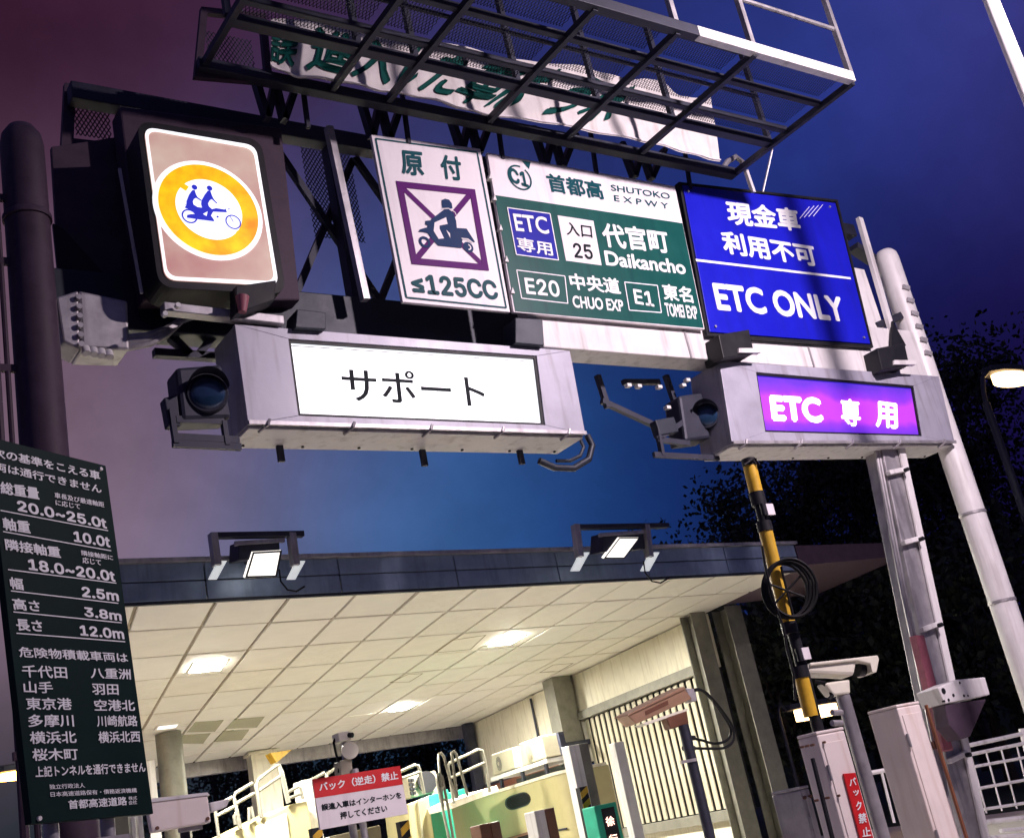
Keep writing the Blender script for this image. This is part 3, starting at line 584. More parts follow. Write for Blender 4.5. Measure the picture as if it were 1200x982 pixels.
# ---- green direction sign
T = Thing('direction_sign', 'green and white expressway entrance sign reading Daikancho', 'sign', 'signs hung on the gantry')
Q = [(571, 179), (791, 218.5), (826, 386), (602, 366)]
panel(T, Q, .035, 'plate', 'white')
flat(T, [(579.5, 229), (799.5, 262), (824.5, 384.5), (603.5, 365)], 3, 'green_field', 'green')
def z3(x, y): return z(x, y, 570, 170, 8)
def z4(x, y): return z(x, y, 700, 190, 8.571)
def z5(x, y): return z(x, y, 420, 140, 2.857)
mb = MB(); ring(mb, SP, (608.8, 208.6), .118, .136, lift(4), XZ, 75, 410, 40); area(mb, SP, [z3(330, 150), z3(412, 165), z3(398, 230)], lift(4)); T.part('loop_arrow', mb, 'teal')
words(T, 'C1', z3(195, 205), z3(226, 352), z3(402, 408), 4, 'teal', .03)
words(T, '首都高', z3(550, 265), z3(590, 440), z3(1110, 520), 4, 'teal', .03)
words(T, 'SHUTOKO', z4(130, 228), z4(137, 290), z4(730, 378), 4, 'teal', .012); words(T, 'E X P W Y', z4(163, 335), z4(170, 395), z4(715, 475), 4, 'teal', .012)
bq = [(594, 244), (644, 251), (654, 305.5), (604.5, 299)]
flat(T, bq, 6, 'etc_field', 'navy'); outline(T, bq, 8, .010, 'etc_border', 'letter')
words(T, 'ETC', (600, 250.8), (604, 271.5), (643.5, 275.5), 9, 'letter', .02); words(T, '専用', (603.8, 278), (606.6, 294.5), (648, 301), 9, 'letter', .02)
flat(T, [(653, 253), (695, 259.4), (704.6, 311.5), (663, 306)], 6, 'entrance_field', 'white')
words(T, '入口', (661.9, 260.6), (663.5, 276), (693.8, 280), 9, 'ink', .01); words(T, '25', (670, 285), (673, 302.7), (695, 305), 9, 'ink', .015)
words(T, '代官町', (702.8, 261), (707.7, 290), (785.5, 298), 6, 'letter', .03); words(T, 'Daikancho', (707, 294), (709.8, 311.5), (804, 322.5), 6, 'letter', .03)
outline(T, [(605, 317), (661.5, 324), (665, 356), (610.8, 350)], 6, .010, 'route_border', 'letter'); words(T, 'E20', (613.5, 325.5), (616.5, 345), (656.5, 349), 6, 'letter', .02)
words(T, '中央道', (665, 320), (669, 339.5), (728, 345.8), 6, 'letter', .03); words(T, 'CHUO EXP', (669.5, 346.5), (671.5, 361), (731, 366), 6, 'letter', .03)
outline(T, [(731.5, 331), (770, 335), (774.6, 366.8), (737, 364)], 6, .010, 'route_border', 'letter'); words(T, 'E1', (741, 338.8), (744, 356.3), (766.5, 360), 6, 'letter', .02)
words(T, '東名', (774, 332.5), (777.7, 351.8), (812.7, 356), 6, 'letter', .03); words(T, 'TOMEI EXP', (777.7, 355), (780.5, 371), (818, 375), 6, 'letter', .03)
for p in ((575, 211), (580, 236), (587, 271), (594, 308), (601, 345)):
    c = SP(*p); mb = MB(); mb.prism([c + V((-.03, -.02, 0)), c + V((.01, -.02, 0)), c + V((.0, -.02, .06))], (0, .05, 0)); T.part('edge_clip', mb, 'white_steel')
T.finish()
# ---- blue sign
T = Thing('etc_sign', 'bright blue sign in white letters reading ETC ONLY', 'sign', 'signs hung on the gantry')
Q = [(800, 217), (979, 238), (1020, 403), (832, 389)]
panel(T, Q, .035, 'plate', 'blue')
def z6(x, y): return z(x, y, 800, 210, 4.909)
words(T, '現金車', z6(240, 122), z6(262, 262), z6(683, 305), 4, 'letter', .035); words(T, '利用不可', z6(210, 295), z6(240, 430), z6(780, 508), 4, 'letter', .035)
mb = MB(); stroke(mb, SP, [z6(75, 467), z6(965, 572)], .028, lift(4)); T.part('divider', mb, 'letter')
words(T, 'ETC ONLY', z6(165, 595), z6(200, 755), z6(942, 825), 4, 'letter', .035)
mb = MB()
for a, b in (((672, 228), (728, 160)), ((697, 222), (755, 155)), ((723, 218), (780, 152)), ((750, 215), (805, 148))): stroke(mb, SP, [z6(*a), z6(*b)], .007, lift(4))
T.part('hatch_mark', mb, 'letter')
mb = MB(); mb.frame([SP(*p) + V((0, .005, 0)) for p in ((796, 213), (982, 234), (1024, 407), (829, 393))], .03, (0, .07, 0)); T.part('rim', mb, 'black')
for p in ((806, 225), (972, 243), (1012, 396), (838, 383)):
    c = SP(*p); mb = MB(); mb.cyl(c, c + lift(14), .014, n=10); T.part('rivet', mb, 'galv')
T.finish()

# ---- lit no-tandem sign
T = Thing('lit_road_sign', 'glowing round ban sign with two riders on a motorcycle', 'sign')
LP7 = planeY(7.38)
RQ = [(168, 150), (299, 172), (326, 336), (193, 329)]
def rounded(q, r, pl, n=6):
    q = [pl(*p) for p in q]; out = []
    for i in range(4):
        a, p, b = q[i - 1], q[i], q[(i + 1) % 4]; u = (a - p).normalized() * r; w = (b - p).normalized() * r
        for k in range(n + 1):
            f = k / n; out.append((p + u) * (1 - f) ** 2 + p * 2 * f * (1 - f) + (p + w) * f ** 2)
    return out
mb = MB(); mb.prism(rounded([(160, 141), (306, 164), (336, 345), (186, 337)], .13, LP7), V((0, .30, 0))); h = T.part('housing', mb, 'black')
mb = MB(); mb.prism([p + lift(6) for p in rounded(RQ, .09, LP7)], V((0, .02, 0))); T.part('frosted_panel', mb, 'e_pink')
mb = MB(); o_ = [p + lift(14) for p in rounded(RQ, .09, LP7)]; i_ = [p + lift(14) for p in rounded([(172, 154), (296, 176), (321, 331), (196, 325)], .08, LP7)]; k = len(o_)
mb.add(o_ + i_, [(i, (i + 1) % k, (i + 1) % k + k, i + k) for i in range(k)]); T.part('panel_edge', mb, 'e_white')
# the disc: an ellipse through the photograph's outline is a circle standing on the panel
c = LP7(243.5, 248.5); hx = LP7(306, 249) - c
R0 = .415
for r0, r1, mm, nm, m in ((0, 1.02, 10, 'disc_rim', 'e_white'), (.62, .93, 18, 'ring', 'e_yel'), (0, .62, 16, 'disc_face', 'e_white')):
    mb = MB()
    mb.lathe(LP7(244, 247.5) + lift(mm + 6), (0, 1, 0), [(0, R0 * r1), (.006, R0 * r1)], 56) if r0 == 0 else ring(mb, LP7, (244, 247.5), R0 * r0, R0 * r1, lift(mm + 6), XZ, n=56)
    T.part(nm, mb, m)
def zt(x, y): return z(x, y, 195, 205, 12)
mb = MB(); stroke(mb, LP7, [zt(120, 120), zt(280, 225)], .05, lift(26)); stroke(mb, LP7, [zt(960, 840), zt(1100, 930)], .05, lift(26)); T.part('slash', mb, 'e_yel')
mb = MB()
area(mb, LP7, [zt(*p) for p in ((345, 245), (380, 240), (400, 300), (420, 340), (475, 380), (470, 395), (400, 352), (370, 370), (355, 405), (365, 445), (420, 480), (485, 490), (470, 440), (475, 390), (520, 310), (565, 250), (600, 250), (625, 320), (650, 370), (705, 430), (690, 432), (620, 370), (590, 390), (570, 430), (580, 470), (625, 510), (680, 495), (800, 515), (815, 500), (835, 555), (640, 545), (610, 600), (640, 640), (660, 682), (440, 655), (270, 630), (275, 590), (330, 580), (390, 580), (370, 540), (290, 510), (240, 490), (265, 450), (225, 445), (265, 440), (265, 400), (300, 310))], lift(27))
disc(mb, LP7, zt(378, 203), .022, lift(27.5), XZ, 20); disc(mb, LP7, zt(590, 216), .022, lift(27.5), XZ, 20); disc(mb, LP7, zt(703, 617), .009, lift(27.5), XZ, 12); disc(mb, LP7, zt(862, 508), .006, lift(27.5), XZ, 12)
def ell(cx, cy, pts):                              # wheel traced as a band between two outlines
    return [zt(cx + (p[0] - cx) * f, cy + (p[1] - cy) * f) for f in (1,) for p in pts]
AXS = ((LP7(300, 0) - LP7(299, 0)).normalized(), V((0, 0, 1)))
ring(mb, LP7, zt(308, 610), .048, .060, lift(28), XZ, n=30); ring(mb, LP7, zt(922, 690), .052, .062, lift(28), XZ, n=30); stroke(mb, LP7, [zt(870, 600), zt(925, 690)], .006, lift(28)); T.part('riders_pictogram', mb, 'e_blue')
mb = MB(); area(mb, LP7, [zt(495, 580), zt(560, 545), zt(545, 610)], lift(30)); T.part('pictogram_gap', mb, 'e_white')
# dark carrier the sign is bolted to
mb = MB(); mb.prism([P(*p, 7.75) for p in ((140, 124), (330, 150), (352, 352), (168, 352))], V((0, .22, 0))); car = T.part('carrier', mb, 'purple_steel', bevel=.015)
mb = MB(); mb.prism([P(*p, 7.98) for p in ((60, 172), (140, 160), (166, 350), (108, 352), (66, 268))], V((0, .05, 0))); T.part('back_plate', mb, 'purple_steel', bevel=.008)
mb = MB(); mb.prism([P(*p, 7.93) for p in ((62, 262), (74, 268), (130, 330), (98, 352), (70, 340))], V((0, .03, 0))); T.part('gusset', mb, 'black')
mb = MB(); mb.bar(P(140, 198, 7.73), P(166, 344, 7.73), .02, .02); T.part('edge_strip', mb, 'white_steel')
mb = MB(); mb.prism([P(*p, 7.3) for p in ((276, 335), (324, 328), (322, 352), (276, 368))], V((0, .12, 0))); T.part('lower_lamp_box', mb, 'black', bevel=.01)
mb = MB(); mb.cyl(P(284, 348, 7.28), P(284, 366, 7.28), .05, .03, n=14); T.part('pilot_lamp', mb, 'conduit')
mb = MB(); mb.bar(P(190, 362, 7.5), P(330, 378, 7.5), .10, .07); T.part('lower_rail', mb, 'galv', bevel=.006)
for p in ((207, 360), (192, 370)):
    c = P(*p, 7.42); mb = MB(); mb.cyl(c, c + lift(40), .02, n=8); T.part('bolt', mb, 'white_steel')
T.finish()
# flanged junction box below it, with cable bundle
T = Thing('junction_box', 'stained grey junction box with flange bolts beside the dark post', 'junction box')
mb = MB(); mb.prism([P(*p, 7.7) for p in ((92, 340), (150, 352), (152, 410), (96, 408))], V((0, .3, 0))); T.part('body', mb, 'galv', bevel=.02)
mb = MB(); mb.prism([P(*p, 7.66) for p in ((66, 348), (92, 340), (94, 410), (74, 400))], V((0, .25, 0))); T.part('flange', mb, 'galv', bevel=.015)
for i in range(6):
    c = P(91 + i * .6, 350 + i * 11, 7.66); mb = MB(); mb.cyl(c, c + lift(35), .022, n=8); T.part('bolt', mb, 'galv')
for i in range(4):
    c = P(100 + i * 9, 408 + i * 1.5, 7.68); mb = MB(); mb.cyl(c, c + V((0, -.02, -.05)), .03, n=10); T.part('gland', mb, 'white_steel')
for i in range(3):
    mb = MB(); mb.tube([P(148, 396 + i * 6, 7.75), P(175, 393 + i * 5, 7.72), P(195, 386 + i * 3, 7.72), P(212, 376, 7.75), P(228, 370, 7.85)], .028, 8); T.part('cable', mb, 'galv')
T.finish()

# ---- lit lane boxes
def hook(T, a, pl, par=None):
    p, q = pl(*a), pl(a[0] - 9, a[1] + 8); mb = MB(); mb.tube([p + lift(8), p + lift(30), q + lift(30) + V((0, .04, 0))], .011, 6); T.part('latch', mb, 'white_steel', par)
def lanebox(label, Q, PQ, m, front, depth=.44):
    T = Thing('lane_sign_box', label, 'sign box', 'lit lane sign boxes on the gantry'); q = [SP(*p) for p in Q]
    # hollow-looking front: a frame round the lit panel, then the body
    r = [SP(*p) for p in PQ]
    mb = MB()
    for i in range(4):
        j = (i + 1) % 4; mb.prism([q[i], q[j], r[j], r[i]], V((0, .05, 0)))
    T.part('front_frame', mb, 'grey_box', bevel=.003)
    mb = MB(); mb.prism([p + V((0, .052, 0)) for p in q], V((0, depth - .05, 0))); b = T.part('body', mb, 'grey_box', bevel=.012)
    mb = MB(); mb.prism([p + V((0, .034, 0)) for p in r], V((0, .014, 0))); lp_ = T.part('lit_panel', mb, m)
    mb = MB(); mb.frame([p + V((0, .012, 0)) for p in r], .022, (0, .02, 0)); T.part('gasket', mb, 'black')
    # bottom lid
    a, c = q[3], q[2]; mb = MB(); mb.prism([a + V((.01, .03, -.004)), c + V((-.01, .03, -.004)), c + V((-.01, depth - .02, -.004)), a + V((.01, depth - .02, -.004))], (0, 0, -.02)); T.part('bottom_lid', mb, 'white_steel', b, .004)
    mb = MB(); mb.bar(a + V((0, -.012, .008)), c + V((0, -.012, .008)), .024, .03); T.part('front_lip', mb, 'galv')
    n = 5
    for k in range(n):
        f = (k + .2) / (n - .5); p = a + (c - a) * f
        mb = MB(); mb.tube([p + V((.02, -.03, .03)), p + V((.0, -.035, -.01)), p + V((-.05, .04, -.045))], .012, 6); T.part('latch', mb, 'galv')
    for k in range(7):
        f = .03 + k * .94 / 6; p = a + (c - a) * f + V((0, depth * .8, -.024)); mb = MB(); mb.cyl(p, p + V((0, 0, -.012)), .013, n=8); T.part('lid_screw', mb, 'black', b)
    return T
T = lanebox('long grey sign box with white lit panel reading サポート', [(275, 380), (668, 411), (686, 509), (291, 497)], [(338, 397), (629, 417), (639, 498), (350, 487)], 'panel', None)
words(T, 'サポート', (401, 427), (404.8, 467.5), (572.7, 476), -30, 'ink', .012)
mb = MB(); stroke(mb, SP, [(342, 403), (626, 422)], .006, lift(-32)); T.part('panel_seam', mb, 'ink')
mb = MB(); mb.tube([P(*p, 7.72) for p in ((688, 510), (694, 522), (690, 538), (672, 549), (650, 548), (632, 540))], .030, 10); T.part('cable', mb, 'fascia_dark')
mb = MB(); mb.tube([P(*p, 7.74) for p in ((680, 515), (684, 524), (680, 534), (668, 540), (652, 540))], .016, 8); T.part('cable', mb, 'fascia_dark')
for px, py in ((330, 541), (498, 546), (612, 544)):
    p = P(px, py, 7.85); mb = MB(); mb.bar(p + V((0, 0, .14)), p, .05, .03); T.part('drain_tab', mb, 'dark_steel')
for qd, dz in (([(604, 372), (636, 374), (638, 405), (604, 402)], 0), ([(348, 362), (382, 366), (382, 386), (346, 384)], 0)):
    mb = MB(); mb.prism([P(*p, 7.44) for p in qd], V((0, .2, 0))); T.part('top_bracket', mb, 'fascia_dark', bevel=.008)
T.finish()
T = lanebox('grey sign box with glowing purple panel reading ETC 専用', [(843, 423), (1100, 441), (1119, 519), (858, 520)], [(886, 436), (1071, 452), (1081, 511), (897, 506)], 'e_purple', None)
for s, q_, bo in (('ETC', ((903.5, 461), (907.5, 492), (968, 494.5)), .05), ('専', ((987, 465), (989, 497), (1012, 499)), .03), ('用', ((1028, 468), (1029, 499), (1055, 502)), .03)):
    words(T, s, *q_, -28, 'e_letter', bo)
for qd in ([(842, 392), (878, 386), (884, 414), (848, 420)], [(1028, 408), (1060, 402), (1066, 428), (1034, 434)]):
    mb = MB(); mb.prism([P(*p, 7.36) for p in qd], V((0, .26, 0))); b = T.part('top_bracket', mb, 'black', bevel=.008)
    x, y = qd[2]; mb = MB(); mb.prism([P(x - 18, y - 6, 7.34), P(x + 8, y - 6, 7.34), P(x + 8, y - 1, 7.34), P(x - 18, y - 1, 7.34)], V((0, .06, 0))); T.part('bracket_foot', mb, 'white_steel', b)
T.finish()
# ---- lamps beside the boxes
def signal(label, c, r, hous, Y, nrm, tray, glassm):
    T = Thing('signal_lamp', label, 'signal lamp', 'signal lamps beside the sign boxes'); pl = planeY(Y); n = V(nrm).normalized(); cc = pl(*c)
    mb = MB(); mb.prism([pl(*p) + V((0, .03, 0)) for p in hous], V((0, .24, 0))); T.part('housing', mb, 'dark_steel', bevel=.03)
    mb = MB(); mb.lathe(cc - n * .06, n, [(0, r * 1.18), (.06, r * 1.18), (.08, r * 1.12), (.08, r)], 36); T.part('bezel', mb, 'dark_steel')
    mb = MB(); prof = [(0, r)] + [(r * .35 * math.sin(a), r * math.cos(a)) for a in [math.radians(d) for d in (10, 25, 40, 55, 70, 82, 89)]]
    mb.lathe(cc + n * .012, n, prof, 36); le = T.part('lens', mb, glassm)
    mb = MB(); u = n.cross(V((0, 0, 1))).normalized(); w = u.cross(n)
    vs = []
    for k in range(17):
        a = math.pi * (.05 + .9 * k / 16)
        for d in (0, .16): vs.append(cc + (u * math.cos(a) + w * math.sin(a)) * r * 1.2 + n * d * (1 if d == 0 else .5 + .5 * math.sin(a)))
    mb.add(vs, [(2 * k, 2 * k + 2, 2 * k + 3, 2 * k + 1) for k in range(16)]); mb.sm = True; T.part('visor', mb, 'dark_steel')
    for a, b in tray:
        mb = MB(); mb.bar(P(*a, Y + .06), P(*b, Y + .06), .035, .05); T.part('bracket_bar', mb, 'dark_steel')
    return T
T = signal('round signal lamp in dark housing left of the サポート box', (243, 461), .125, [(208, 428), (262, 424), (274, 488), (215, 490)], 7.5, (-.25, -1, -.08), [((202, 520), (282, 524)), ((200, 480), (206, 520)), ((206, 492), (262, 494)), ((262, 494), (266, 522)), ((202, 512), (280, 516))], 'glass')
mb = MB(); mb.prism([P(*p, 7.55) for p in ((192, 466), (208, 462), (212, 500), (198, 498))], V((0, .1, 0))); T.part('hinge', mb, 'dark_steel', bevel=.01)
T.finish()
T = signal('round signal lamp with bright domed lens left of the purple ETC box', (828, 487), .11, [(798, 462), (826, 458), (836, 512), (806, 516)], 7.72, (-.75, -.66, -.05), [((766, 533), (842, 537)), ((770, 500), (776, 534)), ((800, 495), (770, 515)), ((770, 515), (808, 520))], 'glass')
mb = MB(); mb.prism([P(*p, 7.75) for p in ((768, 492), (790, 488), (796, 506), (774, 510))], V((0, .1, 0))); T.part('side_box', mb, 'fascia_dark', bevel=.01)
for a, b in (((705, 470), (770, 500)), ((700, 440), (712, 478)), ((780, 440), (790, 470)), ((730, 448), (772, 448))):
    mb = MB(); mb.bar(P(*a, 7.98), P(*b, 7.98), .05, .05); T.part('bracket_bar', mb, 'dark_steel')
for p in ((736, 452), (748, 453), (772, 454), (800, 452), (782, 478), (805, 446)):
    c = P(*p, 7.78); mb = MB(); mb.box(c, .05, .05, .03); T.part('lug', mb, 'white_steel')
T.finish()

# ================================================================ dark green regulation board at the left
az = math.radians(63.0); HB = V((math.sin(az), math.cos(az), 0)); NB = V((-math.cos(az), math.sin(az), 0)); NB = -NB if NB.y > 0 else NB
B0 = P(80, 740, 6.75)
def BP(px, py): return PP(px, py, B0, NB)
T = Thing('regulation_board', 'tall dark green notice board with white weight and size limits', 'notice board')
QB = [(-15, 511), (124, 545.5), (180, 953), (37, 965)]
mb = MB(); mb.prism([BP(*p) for p in QB], -NB * .05); T.part('plate', mb, 'board', bevel=.004)
LF = NB * .005
mb = MB()
for s, tl, bl, br, bo in (('次の基準をこえる車', (-10, 524), (-9, 535.5), (117, 563.3), .025), ('両は通行できません', (-8, 541), (-7.3, 551.8), (118.6, 578.7), .025), ('総重量', (-1.5, 564), (0, 578.7), (45.7, 586), .03),
        ('車長及び最遠軸距', (62.8, 577), (63.3, 583.6), (121.5, 595), .02), ('に応じて', (64, 585.6), (64.5, 592.4), (93.4, 597.3), .02), ('20.0~25.0t', (18.3, 586), (20, 599), (125, 620), .03), ('軸重', (1.2, 606), (3, 621), (35.5, 626), .03), ('10.0t', (84.4, 622), (86, 635), (129, 642), .03),
        ('隣接軸重', (4, 631), (6, 644.7), (71, 654.5), .03), ('隣接軸距に', (94, 644.7), (95, 651), (132, 657), .02), ('応じて', (95.4, 652.8), (96, 660), (118, 663), .02), ('18.0~20.0t', (31, 654.5), (33, 668), (135, 682), .03), ('幅', (9.8, 676), (11.5, 690), (27.4, 692), .03), ('2.5m', (94, 687), (95.4, 699.5), (139, 705), .03),
        ('高さ', (12.7, 700.5), (15, 714.5), (47, 717.5), .03), ('3.8m', (97, 711), (98.3, 722.5), (142.3, 728), .03), ('長さ', (16.6, 725), (19, 739), (50, 741), .03), ('12.0m', (91.7, 732.3), (93.5, 744.8), (145.4, 749.4), .03), ('危険物積載車両は', (20, 757.7), (22, 770), (149.8, 776.5), .02),
        ('千代田', (24, 779), (25.4, 793.7), (78.4, 795.3), .02), ('八重洲', (104.7, 782), (105.5, 794.7), (152.8, 796.3), .02), ('山手', (25.9, 798), (27, 812), (61.6, 812.4), .02), ('羽田', (106.5, 801), (107.4, 814), (138.5, 814.4), .02), ('東京港', (28.8, 817), (30, 831.7), (83.8, 831.9), .02), ('空港北', (109, 819.5), (110, 833), (157.7, 833), .02),
        ('多摩川', (31.3, 837), (32.5, 852), (86.2, 851.4), .02), ('川崎航路', (112, 838), (113, 851.6), (160.7, 851), .02), ('横浜北', (33.3, 857), (34.5, 871.8), (89.2, 870.6), .02), ('横浜北西', (113.8, 857), (114.8, 870.8), (163.9, 869.4), .02), ('桜木町', (36.2, 877), (37.5, 891.6), (91.2, 890.3), .02),
        ('上記トンネルを通行できません', (39.9, 898), (40.9, 911), (170, 904.6), .025), ('独立行政法人', (56.7, 919), (57.4, 924.8), (99, 922.8), .015), ('日本高速道路保有・債務返済機構', (57.9, 927.8), (58.6, 933.7), (159.7, 928.5), .015), ('首都高速道路', (78.9, 937.3), (79.8, 948.2), (148.3, 943.3), .025), ('株式', (149.6, 933), (149.9, 937.2), (159.7, 936.7), .01), ('会社', (149.6, 938), (149.9, 943), (159.7, 942), .01)):
    m_ = MB(); text(m_, BP, s, tl, bl, br, LF, bo); T.part('lettering', m_, 'letter')
for a, b in (((0, 598.3), (126, 622)), ((3, 623), (129.6, 645.5)), ((8.6, 667.5), (135.7, 683.4)), ((12, 692.4), (138, 707)), ((15, 717), (141.8, 729.8)), ((18.5, 742), (146, 752))):
    m_ = MB(); stroke(m_, BP, [a, b], .006, LF); T.part('rule', m_, 'letter')
m_ = MB()
for f in (.4, .85):
    a = BP(*QB[0]) * (1 - f) + BP(*QB[1]) * f; mb = MB(); a.z = 3.85; mb.cyl(V((a.x, a.y, 0)) - NB * .10, a - NB * .10, .04, n=14); T.part('leg', mb, 'galv')
    for zz in (2.0, 2.9, 3.6):
        mb = MB(); mb.bar(V((a.x, a.y, zz)) - NB * .075 - HB * .12, V((a.x, a.y, zz)) - NB * .075 + HB * .12, .03, .05); T.part('clamp', mb, 'galv')
for p in ((117, 550), (45, 959)):
    c = BP(*p); mb = MB(); mb.cyl(c, c + NB * .015, .012, n=8); T.part('rivet', mb, 'white_steel')
T.finish()
# ================================================================ under the canopy
def planeO(p0, n): return lambda px, py: PP(px, py, p0, n)
# ---- red and white warning sign on its post
RY = 11.0; RPl = planeY(RY)
T = Thing('warning_sign', 'red and white sign forbidding reversing, in front of the booths', 'sign')
Q = [(366, 913), (468.5, 897), (478.5, 953), (375.5, 972)]
panel(T, Q, .03, 'plate', 'white', RPl); flat(T, [Q[0], Q[1], (472, 918.7), (369, 935)], 4, 'red_band', 'red', RPl)
words(T, 'バック（逆走）禁止', (372.8, 917), (374, 927.5), (466.7, 913), 7, 'letter', .03, RPl); words(T, '誤進入車はインターホンを', (376, 942), (377.2, 950), (470.7, 935), 4, 'ink', .03, RPl); words(T, '押してください', (398, 951.3), (399, 960), (454, 950.7), 4, 'ink', .03, RPl)
c = P(420, 930, RY + .12)
mb = MB(); mb.cyl((c.x, c.y, 0), (c.x, c.y, P(420, 900, RY + .12).z), .035, n=14); T.part('post', mb, 'galv'); T.finish()
c0 = P(404, 905, RY + .25)
T = Thing('camera_mast', 'small camera and round lens unit on a mast above the red and white sign', 'camera mast')
mb = MB(); mb.cyl((c0.x, c0.y, 0), P(402, 892, RY + .25), .04, n=12); T.part('post', mb, 'galv')
mb = MB(); mb.prism([P(*p, RY + .15) for p in ((398, 892), (412, 886), (414, 906), (400, 908))], V((0, .15, 0))); T.part('bracket', mb, 'ac', bevel=.01)
mb = MB(); lc_ = P(410, 879, RY + .12); mb.lathe(lc_, V((-.35, -1, -.1)), [(-.12, .05), (-.1, .075), (0, .085), (.02, .085), (.02, .066)], 24); T.part('lens_drum', mb, 'gloss')
mb = MB(); mb.lathe(lc_, V((-.35, -1, -.1)), [(.004, .064), (.012, .03), (.013, .001)], 24); T.part('lens', mb, 'vent')
mb = MB(); mb.prism([P(*p, RY + .1) for p in ((396, 858), (410, 856), (412, 867), (398, 869))], V((0, .16, 0))); T.part('camera', mb, 'gloss', bevel=.012)
mb = MB(); mb.cyl(P(409, 861, RY + .1), P(413, 861, RY + .06), .026, n=12); T.part('objective', mb, 'black')
mb = MB(); mb.tube([P(*p, RY + .2) for p in ((394, 862), (391, 870), (394, 884), (398, 896), (397, 905))], .013, 8); T.part('cable', mb, 'cable')
mb = MB(); mb.bar(P(402, 867, RY + .2), P(404, 890, RY + .2), .04, .04, V((0, 1, 0))); T.part('stem', mb, 'galv'); T.finish()

# ---- toll booth: long cream cabin with rounded front corner
bc = P(660, 905, 16.5); BZ = bc.z; OX = V((bc.x, bc.y, 0)); BLEN = 6.2
T = Thing('toll_booth', 'cream toll booth with rounded corner and dark oval window', 'booth')
pts = [OX + EY * BLEN, OX + EY * .45]
for k in range(1, 9):
    a = math.pi / 2 * k / 9; pts.append(OX + EX * .45 * (1 - math.cos(a)) + EY * .45 * (1 - math.sin(a)))
pts += [OX + EX * .45, OX + EX * 1.0, OX + EX * 1.0 + EY * BLEN]
mb = MB(); mb.prism([V((p.x, p.y, .15)) for p in pts], V((0, 0, BZ - .15))); mb.sm = True; T.part('shell', mb, 'booth')
mb = MB(); mb.prism([V((p.x, p.y, BZ)) - ENX * .03 for p in pts], V((0, 0, .05))); T.part('roof', mb, 'cream')
bpl = planeO(OX - ENX * .008, ENX)
def bq(pts, name, m, off=.0, th=.02, parent=None):
    mb = MB(); mb.prism([PP(*p, OX - ENX * (.004 + off), ENX) for p in pts], -ENX * th); return T.part(name, mb, m, parent)
def stad(x0, y0, x1, y1, h, n=8):                  # rounded slot between two centres, h half height, in pixels
    out = []; d = math.atan2(y1 - y0, x1 - x0)
    for k in range(n + 1): a = d + math.pi / 2 + math.pi * k / n; out.append((x0 + h * math.cos(a), y0 + h * math.sin(a)))
    for k in range(n + 1): a = d - math.pi / 2 + math.pi * k / n; out.append((x1 + h * math.cos(a), y1 + h * math.sin(a)))
    return out
w = bq(stad(600.5, 940.5, 613.5, 936, 8.3), 'window_frame', 'black', 0, .012); bq(stad(600.5, 940.5, 613.5, 936, 6.8), 'window', 'window', .014, .004, w)
f_ = bq([(588, 983), (627, 972), (628, 992), (589, 1004)], 'window_frame', 'brown', 0, .03)
for a, b in ((590, 604), (607, 626)):
    bq([(a, 986 - (a - 588) * .28), (b, 986 - (b - 588) * .28), (b, 999 - (b - 588) * .28), (a, 999 - (a - 588) * .28)], 'pane', 'window', .032, .006, f_)
mb = MB(); mb.bar(OX + EY * .3 + V((0, 0, BZ - .86)) - ENX * .01, OX + EY * BLEN + V((0, 0, BZ - .86)) - ENX * .01, .03, .03); T.part('rub_rail', mb, 'dark_steel')
T.finish()
# service platform with condensers above the booth
AXo = OX + EX * .55; apl = planeO(AXo, ENX)
def ap(px, py, o=0.0): return PP(px, py, AXo + ENX * o, ENX)
T = Thing('service_platform', 'narrow white service shelf above the toll booth roof', 'platform')
a, b = ap(575, 911), ap(640, 889)
mb = MB(); mb.prism([a, b, b + V((0, 0, -.07)), a + V((0, 0, -.07))], ENX * .8); T.part('deck', mb, 'white_steel')
for f in (.1, .5, .9):
    p = a + (b - a) * f; p0 = V((p.x, p.y, BZ + .05)); mb = MB(); mb.bar(p0 + ENX * .1, p + ENX * .1 - V((0, 0, .07)), .06, .06); T.part('post', mb, 'dark_steel')
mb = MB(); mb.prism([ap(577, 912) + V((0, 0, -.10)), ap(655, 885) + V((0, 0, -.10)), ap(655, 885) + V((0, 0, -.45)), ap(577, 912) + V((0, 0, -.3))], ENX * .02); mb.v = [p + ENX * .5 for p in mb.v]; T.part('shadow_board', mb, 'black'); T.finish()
def condenser(q, fan, label, grille):
    T = Thing('air_conditioner', label, 'air conditioner', 'outdoor units on the service shelf')
    pts = [ap(*p) for p in q]; mb = MB(); mb.prism(pts, ENX * .34); b = T.part('casing', mb, 'ac', bevel=.02)
    c = ap(*fan) - ENX * .012; r = abs(ap(fan[0], fan[1] - 9).z - c.z); u = EY
    mb = MB(); ring(mb, lambda *a: c, (0, 0), 0.01, r, -ENX * .004, (u, V((0, 0, 1))), n=28); fo = T.part('fan_opening', mb, 'seam' if grille else 'dark_steel')
    for k in range(5):
        rr = r * (.3 + .17 * k); mb = MB(); ring(mb, lambda *a: c, (0, 0), rr - .008, rr, -ENX * .012, (u, V((0, 0, 1))), n=24); T.part('guard_ring', mb, 'ac', fo)
    mb = MB(); ring(mb, lambda *a: c, (0, 0), .003, r * .28, -ENX * .016, (u, V((0, 0, 1))), n=16); T.part('hub', mb, 'ac', fo)
    e = pts[2]; mb = MB(); mb.bar(pts[1] + ENX * .36, pts[2] + ENX * .36, .12, .12, V((0, 1, 0))); T.part('valve_cover', mb, 'dark_steel')
    T.finish()
